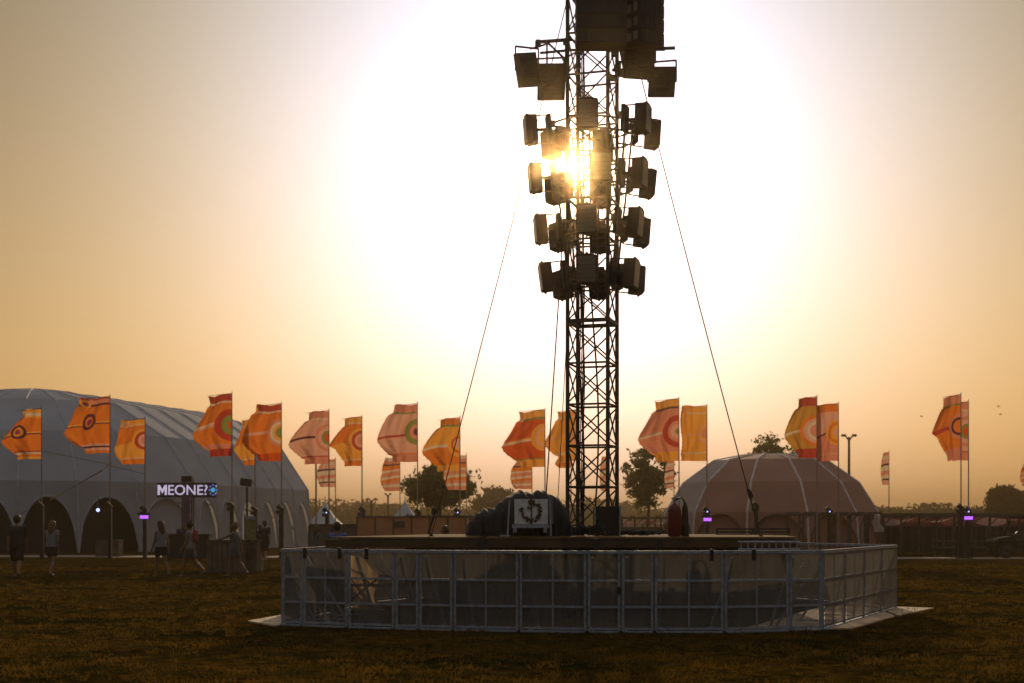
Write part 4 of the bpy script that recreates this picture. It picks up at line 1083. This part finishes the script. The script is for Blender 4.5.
def tree(px, py_top, py_bot, w_px, d, label, nclump=60, per=110, leaf=.16, seed=1, mt=None, group='trees around the field', clr=.62, shape=1.0, fill=1.0):
    rs = np.random.RandomState(seed); x = X(px, d); zt, zb = Z(py_top, d), Z(py_bot, d); rw = w_px*d/F/2; rh = (zt-zb)/2; cz = (zt+zb)/2
    t = thing('tree', (x, d, 0), label, 'tree', group); tr = MB(); r0 = max(.12, rw*.055)
    tr.tube((x, d, 0), (x+.1*rw, d, zb+.3*rh), r0, r0*.75, seg=8); tr.tube((x+.1*rw, d, zb+.3*rh), (x, d, cz+.5*rh), r0*.75, r0*.25, seg=7)
    pts = []
    for k in range(nclump):
        u = rs.randn(3); u /= np.linalg.norm(u); rad = rs.rand()**.45 * (.85 + .3*rs.rand())
        if u[2] < -.3: rad *= .85
        c = np.array([x + u[0]*rad*rw*.86, d + u[1]*rad*rw*.8, cz + u[2]*rad*rh*.86])
        cr = clr*rw*.36*(.5+.9*rs.rand())
        q = rs.randn(per, 3)*cr*.62; q[:, 2] *= .75; pts.append(c + q)
        if k % 3 == 0:
            s0 = Vector((x+.05*rw, d, zb + rh*(.2 + .5*rs.rand()))); tr.tube(s0, Vector(c), r0*.32, r0*.08, seg=5)
    tr.build('trunk', BARK, t); leaf_mesh('crown', np.concatenate(pts), leaf, mt or LEAF, t, seed); return t
tree(436, 459, 513, 86, 100, 'leafy round tree behind the orange hoarding left of the tarpaulin', 105, 85, .15, 4, clr=.46)
tree(646, 440, 515, 64, 102, 'loose leafy tree between the tower and the brown dome', 84, 80, .14, 9, clr=.42)
tree(775, 434, 500, 52, 120, 'tree top rising behind the brown dome roof', 60, 80, .18, 12)
tree(497, 485, 527, 52, 190, 'rounded hazy tree left of the black tarpaulin', 90, 150, .3, 15, LEAFF)
tree(1006, 484, 526, 38, 170, 'large dark rounded tree at the right edge above the pergola', 110, 170, .28, 17, LEAFF)
def wood(px0, px1, prof, d, label, seed, n=26000, leaf=.42):
    rs = np.random.RandomState(seed); pts = []
    for k in range(320):
        px = px0 + (px1-px0)*rs.rand(); dd = d + rs.rand()*30; zt = Z(lerp_prof(prof, px) + rs.rand()*3.0, dd); c = np.array([X(px, dd), dd, zt - 1.2 - rs.rand()**.7*(zt-1.2)])
        q = rs.randn(n//320, 3)*np.array([2.0, 2.0, 1.25]); q[:, 2] = np.minimum(q[:, 2], 1.3); pts.append(c + q)
    o = leaf_mesh('distant_wood', np.concatenate(pts), leaf, LEAFF, None, seed); tag(o, label, 'wood', kind='stuff')
    cr = MB().grid(lambda u, v: (X(px0+(px1-px0)*u, d+20), d+20+v*2, max(.2, (Z(lerp_prof(prof, px0+(px1-px0)*u), d+20) - 2.5)*v)), 60, 3)
    cc = cr.build('wood_core', LEAFF, o)
wood(300, 530, [(300, 500), (320, 498), (350, 500), (362, 497), (380, 500), (400, 502), (440, 504), (480, 506), (530, 508)], 300, 'hazy distant wood beyond the pagoda tents', 21, 30000)
wood(530, 700, [(530, 508), (560, 500), (590, 496), (625, 500), (650, 505), (700, 508)], 290, 'hazy distant wood seen behind the tower', 22)
wood(860, 1040, [(860, 500), (875, 503), (885, 508), (905, 506), (915, 510), (925, 503), (940, 502), (950, 506), (965, 503), (985, 505), (1040, 506)], 260, 'hazy distant wood behind the long pergola', 23, 30000)
wood(-20, 110, [(-20, 515), (110, 517)], 320, 'low distant wood behind the grey tent', 24, 6000)

# birds
for px, py, l in ((998.5, 406.5, 'upper of the two birds in the sky at right'), (1000.5, 414.5, 'lower of the two birds in the sky at right'), (921.5, 416.5, 'lone bird in the sky left of the right flag pair')):
    c = P(px, py, 120); t = thing('bird', c, l, 'bird'); 
    b = MB().capsule(c + Vector((-.07, 0, 0)), c + Vector((.07, 0, .01)), .035, .025); b.sphere(c + Vector((.12, 0, .02)), .03)
    for s_ in (-1, 1): b.poly([c + Vector((.05, 0, .02)), c + Vector((-.05, 0, .02)), c + Vector((-.06, s_*.12, .09)), c + Vector((-.03, s_*.25, .04)), c + Vector((.04, s_*.12, .10))])
    b.build('body', BLACK, t)

# ------------------------------------------------------------------ people
def remesh(mb, name, m, parent, vox, it=3):
    me = bpy.data.meshes.new(name); me.from_pydata(mb.v, [], mb.f); o = bpy.data.objects.new(name, me); COL.objects.link(o)
    md = o.modifiers.new('r', 'REMESH'); md.mode = 'VOXEL'; md.voxel_size = vox
    if it: ms = o.modifiers.new('s', 'SMOOTH'); ms.iterations = it; ms.factor = .5
    bpy.context.view_layer.update()
    me2 = bpy.data.meshes.new_from_object(o.evaluated_get(bpy.context.evaluated_depsgraph_get())); bpy.data.objects.remove(o)
    me2.name = name; me2.materials.clear(); me2.materials.append(m); me2.polygons.foreach_set('use_smooth', [True]*len(me2.polygons))
    o = bpy.data.objects.new(name, me2); COL.objects.link(o)
    if parent: o.parent = parent
    return o
SKIN = mat('skin', (.27, .145, .09), .5, scale=5, var=.08)
def person(px, py, h, yaw, label, top, bottom, hairc, stride=.25, arms=((.25, .1), (-.25, .1)), hair='long', sleeve=.5, leglen=.5, lower='shorts', female=True, seat=None, d=None, carry=None):
    """yaw 0 looks along +X in its own frame; arms: (swing forward angle, elbow bend) left, right"""
    d = d or D(py); t = thing('person', (X(px, d), d, 0), label, 'person')
    H_ = h; b = MB(); V = Vector
    hipz = .52*H_ - .04*abs(stride)*H_
    sh = .103*H_ if female else .112*H_; hw = .055*H_
    k1 = 1 if female else 1.12
    def leg(side, a):
        hp = V((0, side*hw, hipz)); kn = hp + V((math.sin(a)*.245*H_, 0, -math.cos(a)*.245*H_))
        bend = .15 if a > 0 else .75*abs(a)+.15
        a2 = a - bend; an_ = kn + V((math.sin(a2)*.235*H_, 0, -math.cos(a2)*.235*H_))
        return hp, kn, an_
    L_ = [leg(1, stride), leg(-1, -stride)]
    low = min(l[2].z for l in L_) - .042*H_
    sh_z = -low
    def up(p): return p + V((0, 0, sh_z))
    L_ = [tuple(up(p) for p in l) for l in L_]; hipz += sh_z
    for si, (hp, kn, an_) in enumerate(L_):
        b.capsule(hp, kn, .052*H_*k1, .033*H_); b.capsule(kn, kn.lerp(an_, .35), .033*H_, .034*H_); b.capsule(kn.lerp(an_, .35), an_, .033*H_, .019*H_)
        pit = -.35 if an_.z > .06*H_ else 0
        toe = an_ + V((.085*H_, 0, -.025*H_ + (pit*.1*H_ if pit else 0)))
        b.capsule(an_ + V((-.012*H_, 0, -.018*H_)), an_ + V((.03*H_, 0, -.018*H_)), .022*H_); b.capsule(an_ + V((.02*H_, 0, -.022*H_)), toe, .021*H_, .015*H_)
    wz, cz_, sz_ = .63*H_, .72*H_, .815*H_
    for s_ in (-1, 1):
        b.capsule(V((0, s_*.045*H_, hipz)), V((0, s_*.03*H_, wz)), .062*H_*k1, .05*H_*k1)
        b.capsule(V((0, s_*.03*H_, wz)), V((.008*H_, s_*.045*H_, cz_+.03*H_)), .05*H_*k1, .058*H_*k1)
        b.capsule(V((0, s_*.03*H_, cz_+.05*H_)), V((0, s_*sh*.9, sz_-.01*H_)), .045*H_, .035*H_)
    b.capsule(V((0, 0, sz_)), V((.012*H_, 0, .875*H_)), .032*H_, .028*H_)
    hc = V((.02*H_, 0, .93*H_)); b.sphere(hc, .066*H_, (.9, .78, 1.08)); b.sphere(hc + V((.02*H_, 0, -.03*H_)), .042*H_, (.9, .85, 1))
    b.capsule(hc + V((.055*H_, 0, .005*H_)), hc + V((.068*H_, 0, -.012*H_)), .007*H_)      # nose
    b.capsule(hc + V((.05*H_, -.012*H_, -.032*H_)), hc + V((.05*H_, .012*H_, -.032*H_)), .006*H_)  # mouth
    for s_ in (-1, 1): b.sphere(hc + V((0, s_*.052*H_, -.005*H_)), .013*H_, (.8, .5, 1.2)); b.capsule(hc + V((.052*H_, s_*.012*H_, .016*H_)), hc + V((.05*H_, s_*.03*H_, .016*H_)), .006*H_)
    sleeves = []
    for s_, (sw, el) in zip((1, -1), arms):
        shp = V((0, s_*sh, sz_-.012*H_)); out = .05
        dirv = V((math.sin(sw), s_*out, -math.cos(sw))).normalized(); e = shp + dirv*.17*H_
        d2 = V((math.sin(sw+el), s_*out*.3, -math.cos(sw+el))).normalized(); wr = e + d2*.145*H_
        b.capsule(shp, e, .030*H_*k1, .023*H_*k1); b.capsule(e, wr, .023*H_*k1, .015*H_); sleeves.append((shp, e))
        pal = wr + d2*.045*H_; b.capsule(wr, pal, .016*H_, .017*H_)
        sd_ = V((1, 0, 0)) - d2*d2.x
        if sd_.length < .1: sd_ = V((0, 0, 1)) - d2*d2.z
        sd_.normalize()
        for fi, fl in enumerate((.030, .036, .034, .026)):
            o1 = pal + sd_*(.0195 - .013*fi)*H_; m1 = o1 + d2*fl*.6*H_; m2 = m1 + (d2 + V((0, -s_*.4, 0))).normalized()*fl*.6*H_
            b.capsule(o1, m1, .0062*H_, .0056*H_, 6); b.capsule(m1, m2, .0056*H_, .0048*H_, 6)
        th = wr + d2*.015*H_ + sd_*.012*H_; b.capsule(th, th + (d2*.6 + sd_*.8).normalized()*.038*H_, .0075*H_, .006*H_, 6)
    body = remesh(b, 'body', SKIN, t, .0085, 2)
    # top
    s2 = MB(); g_ = .012*H_
    for s_ in (-1, 1):
        s2.capsule(V((0, s_*.045*H_, hipz+.03*H_)), V((0, s_*.032*H_, wz)), .062*H_*k1+g_, .052*H_*k1+g_)
        s2.capsule(V((0, s_*.03*H_, wz)), V((.008*H_, s_*.045*H_, cz_+.03*H_)), .05*H_*k1+g_, .058*H_*k1+g_)
        s2.capsule(V((0, s_*.03*H_, cz_+.05*H_)), V((0, s_*sh*.86, sz_-.015*H_)), .042*H_+g_, .030*H_+g_)
    for shp, e in sleeves:
        if sleeve > 0: s2.capsule(shp, shp.lerp(e, sleeve), .028*H_*k1+g_*.7, .026*H_*k1+g_*.7)
    remesh(s2, 'top', top, t, .016, 2)
    s3 = MB()
    for s_ in (-1, 1): s3.capsule(V((0, s_*.045*H_, hipz+.04*H_)), V((0, s_*.045*H_, hipz-.01*H_)), .062*H_*k1+g_*.8, .064*H_*k1+g_*.8)
    for hp, kn, an_ in L_: s3.capsule(hp, hp.lerp(kn, leglen), .054*H_*k1+g_, (.054-.018*leglen)*H_*k1+g_*1.3)
    remesh(s3, 'shorts' if lower == 'shorts' else 'skirt', bottom, t, .016, 2)
    hm = MB(); hm.sphere(hc + V((-.012*H_, 0, .012*H_)), .072*H_, (.92, .88, 1.05))
    if hair == 'long':
        hm.capsule(hc + V((-.04*H_, 0, 0)), hc + V((-.06*H_, 0, -.13*H_)), .05*H_, .04*H_)
        for s_ in (-1, 1): hm.capsule(hc + V((-.03*H_, s_*.03*H_, 0)), hc + V((-.05*H_, s_*.045*H_, -.12*H_)), .035*H_, .025*H_)
    if hair == 'bun': hm.sphere(hc + V((-.04*H_, 0, .07*H_)), .03*H_)
    if hair == 'cap': hm.capsule(hc + V((.03*H_, 0, .03*H_)), hc + V((.09*H_, 0, .025*H_)), .012*H_, .012*H_)
    # clear the face
    hr = remesh(hm, 'hair', hairc, t, .012, 2)
    for v in hr.data.vertices:
        if v.co.x > hc.x + .03*H_ and v.co.z < hc.z + .03*H_ and hair != 'cap': v.co.x = hc.x + .02*H_
    ss = MB()
    for hp, kn, an_ in L_:
        ss.capsule(an_ + V((-.014*H_, 0, -.024*H_)), an_ + V((.08*H_, 0, -.028*H_)), .023*H_, .018*H_)
    remesh(ss, 'shoes', mat('shoe_dark', (.05, .045, .04), .6), t, .014, 1)
    t.rotation_euler = (0, 0, R(yaw)); return t
DB = mat('hair_dark', (.03, .018, .012), .5); BL = mat('hair_fair', (.30, .17, .08), .5, trans=.4); BR = mat('hair_brown', (.10, .05, .025), .5, trans=.2)
NAVY = mat('cloth_navy', (.02, .022, .035), .8); DKC = mat('cloth_dark', (.02, .017, .017), .8); WT = mat('cloth_white', (.30, .30, .31), .8, trans=.15)
GRYC = mat('cloth_grey', (.13, .13, .13), .8); REDC = mat('cloth_red', (.5, .07, .05), .7); BLUEC = mat('cloth_blue', (.02, .10, .35), .7); TEAL = mat('cloth_teal_print', (.10, .125, .13), .8, scale=20, var=.5)
person(17, 577.5, 1.84, 100, 'man in dark t-shirt and shorts walking away at the far left', NAVY, DKC, DB, .28, ((-.3, .25), (.3, .3)), 'short', .75, .85, female=False)
person(52, 576.5, 1.67, 82, 'long haired woman in white top and dark skirt beside the man at far left', WT, DKC, BL, .26, ((.35, 1.5), (-.15, .3)), 'long', .25, .45, 'skirt')
person(161, 577, 1.67, 140, 'woman in pale vest and black shorts, left of the three walking past the timber bar', WT, DKC, BR, .2, ((.2, .3), (-.3, .2)), 'long', 0, .4)
rw = person(190, 577, 1.66, 172, 'woman in pale top and grey skirt with a red bag, left of the bar', WT, GRYC, DB, .36, ((.15, .4), (-.25, .3)), 'bun', .2, .6, 'skirt')
bgp = thing('red_backpack', (X(195.5, D(577)), D(577)+.0, 1.05), 'red bag on the back of the middle woman', 'bag')
d_ = D(577); bb = MB().capsule((X(195.5, d_), d_, 1.12), (X(195.8, d_), d_, 1.34), .085, .075); remesh(bb, 'bag_body', REDC, None, .015, 3).name = 'bag_body'
ob = bpy.data.objects['bag_body']; ob.parent = bgp; ob.location = -Vector(bgp.location)
MB().tube((X(193.5, d_), d_-.06, 1.40), (X(195.6, d_), d_-.07, 1.2), .012).build('strap', REDC, bgp)
person(235, 577, 1.60, 168, 'woman in teal print top with her arm stretched out before the timber bar', TEAL, GRYC, BL, .30, ((1.15, .15), (-.4, .2)), 'bun', 0, .5)
person(260, 565, 1.55, 100, 'distant person in dark clothes at left of a pair, right of the timber bar', DKC, DKC, DB, .15, ((.1, .3), (-.1, .3)), 'short', .6, .9, female=False, d=60)
person(264.5, 565, 1.72, 85, 'distant taller person in dark clothes beside the dark post, right of the timber bar', NAVY, DKC, DB, .25, ((.2, .5), (-.2, .3)), 'short', .6, .9, female=False, d=59)
person(316, 556, 1.50, 60, 'distant person in patterned clothes standing behind the left rear barrier', TEAL, DKC, BR, .1, ((.4, 1.0), (-.1, .2)), 'long', .4, .6, d=50)
person(337, 556, 1.62, 80, 'person in a blue shirt behind the left end of the deck', BLUEC, DKC, DB, .1, ((.2, .3), (-.2, .3)), 'short', .7, .8, female=False, d=35)
person(445.5, 556, 1.52, 200, 'person whose head shows just above the left deck before the tarpaulin', GRYC, DKC, DB, .1, ((.2, .3), (-.2, .3)), 'short', .6, .8, female=False, d=34)

# ------------------------------------------------------------------ haze
def haze():
    m = bpy.data.materials.new('haze'); m.use_nodes = True; t = m.node_tree; t.nodes.clear()
    out = t.nodes.new('ShaderNodeOutputMaterial'); a = t.nodes.new('ShaderNodeVolumePrincipled'); b = t.nodes.new('ShaderNodeVolumePrincipled'); ad = t.nodes.new('ShaderNodeAddShader')
    a.inputs['Color'].default_value = (.98, .80, .56, 1); a.inputs['Density'].default_value = .00052; a.inputs['Anisotropy'].default_value = .2
    b.inputs['Color'].default_value = (1, .68, .30, 1); b.inputs['Density'].default_value = .00070; b.inputs['Anisotropy'].default_value = .988
    t.links.new(a.outputs[0], ad.inputs[0]); t.links.new(b.outputs[0], ad.inputs[1]); t.links.new(ad.outputs[0], out.inputs['Volume'])
    o = MB().box((0, 700, 14), (3200, 1850, 30.2)).build('haze', m); tag(o, 'warm dusty evening haze over the whole field', 'haze', kind='stuff')
haze()
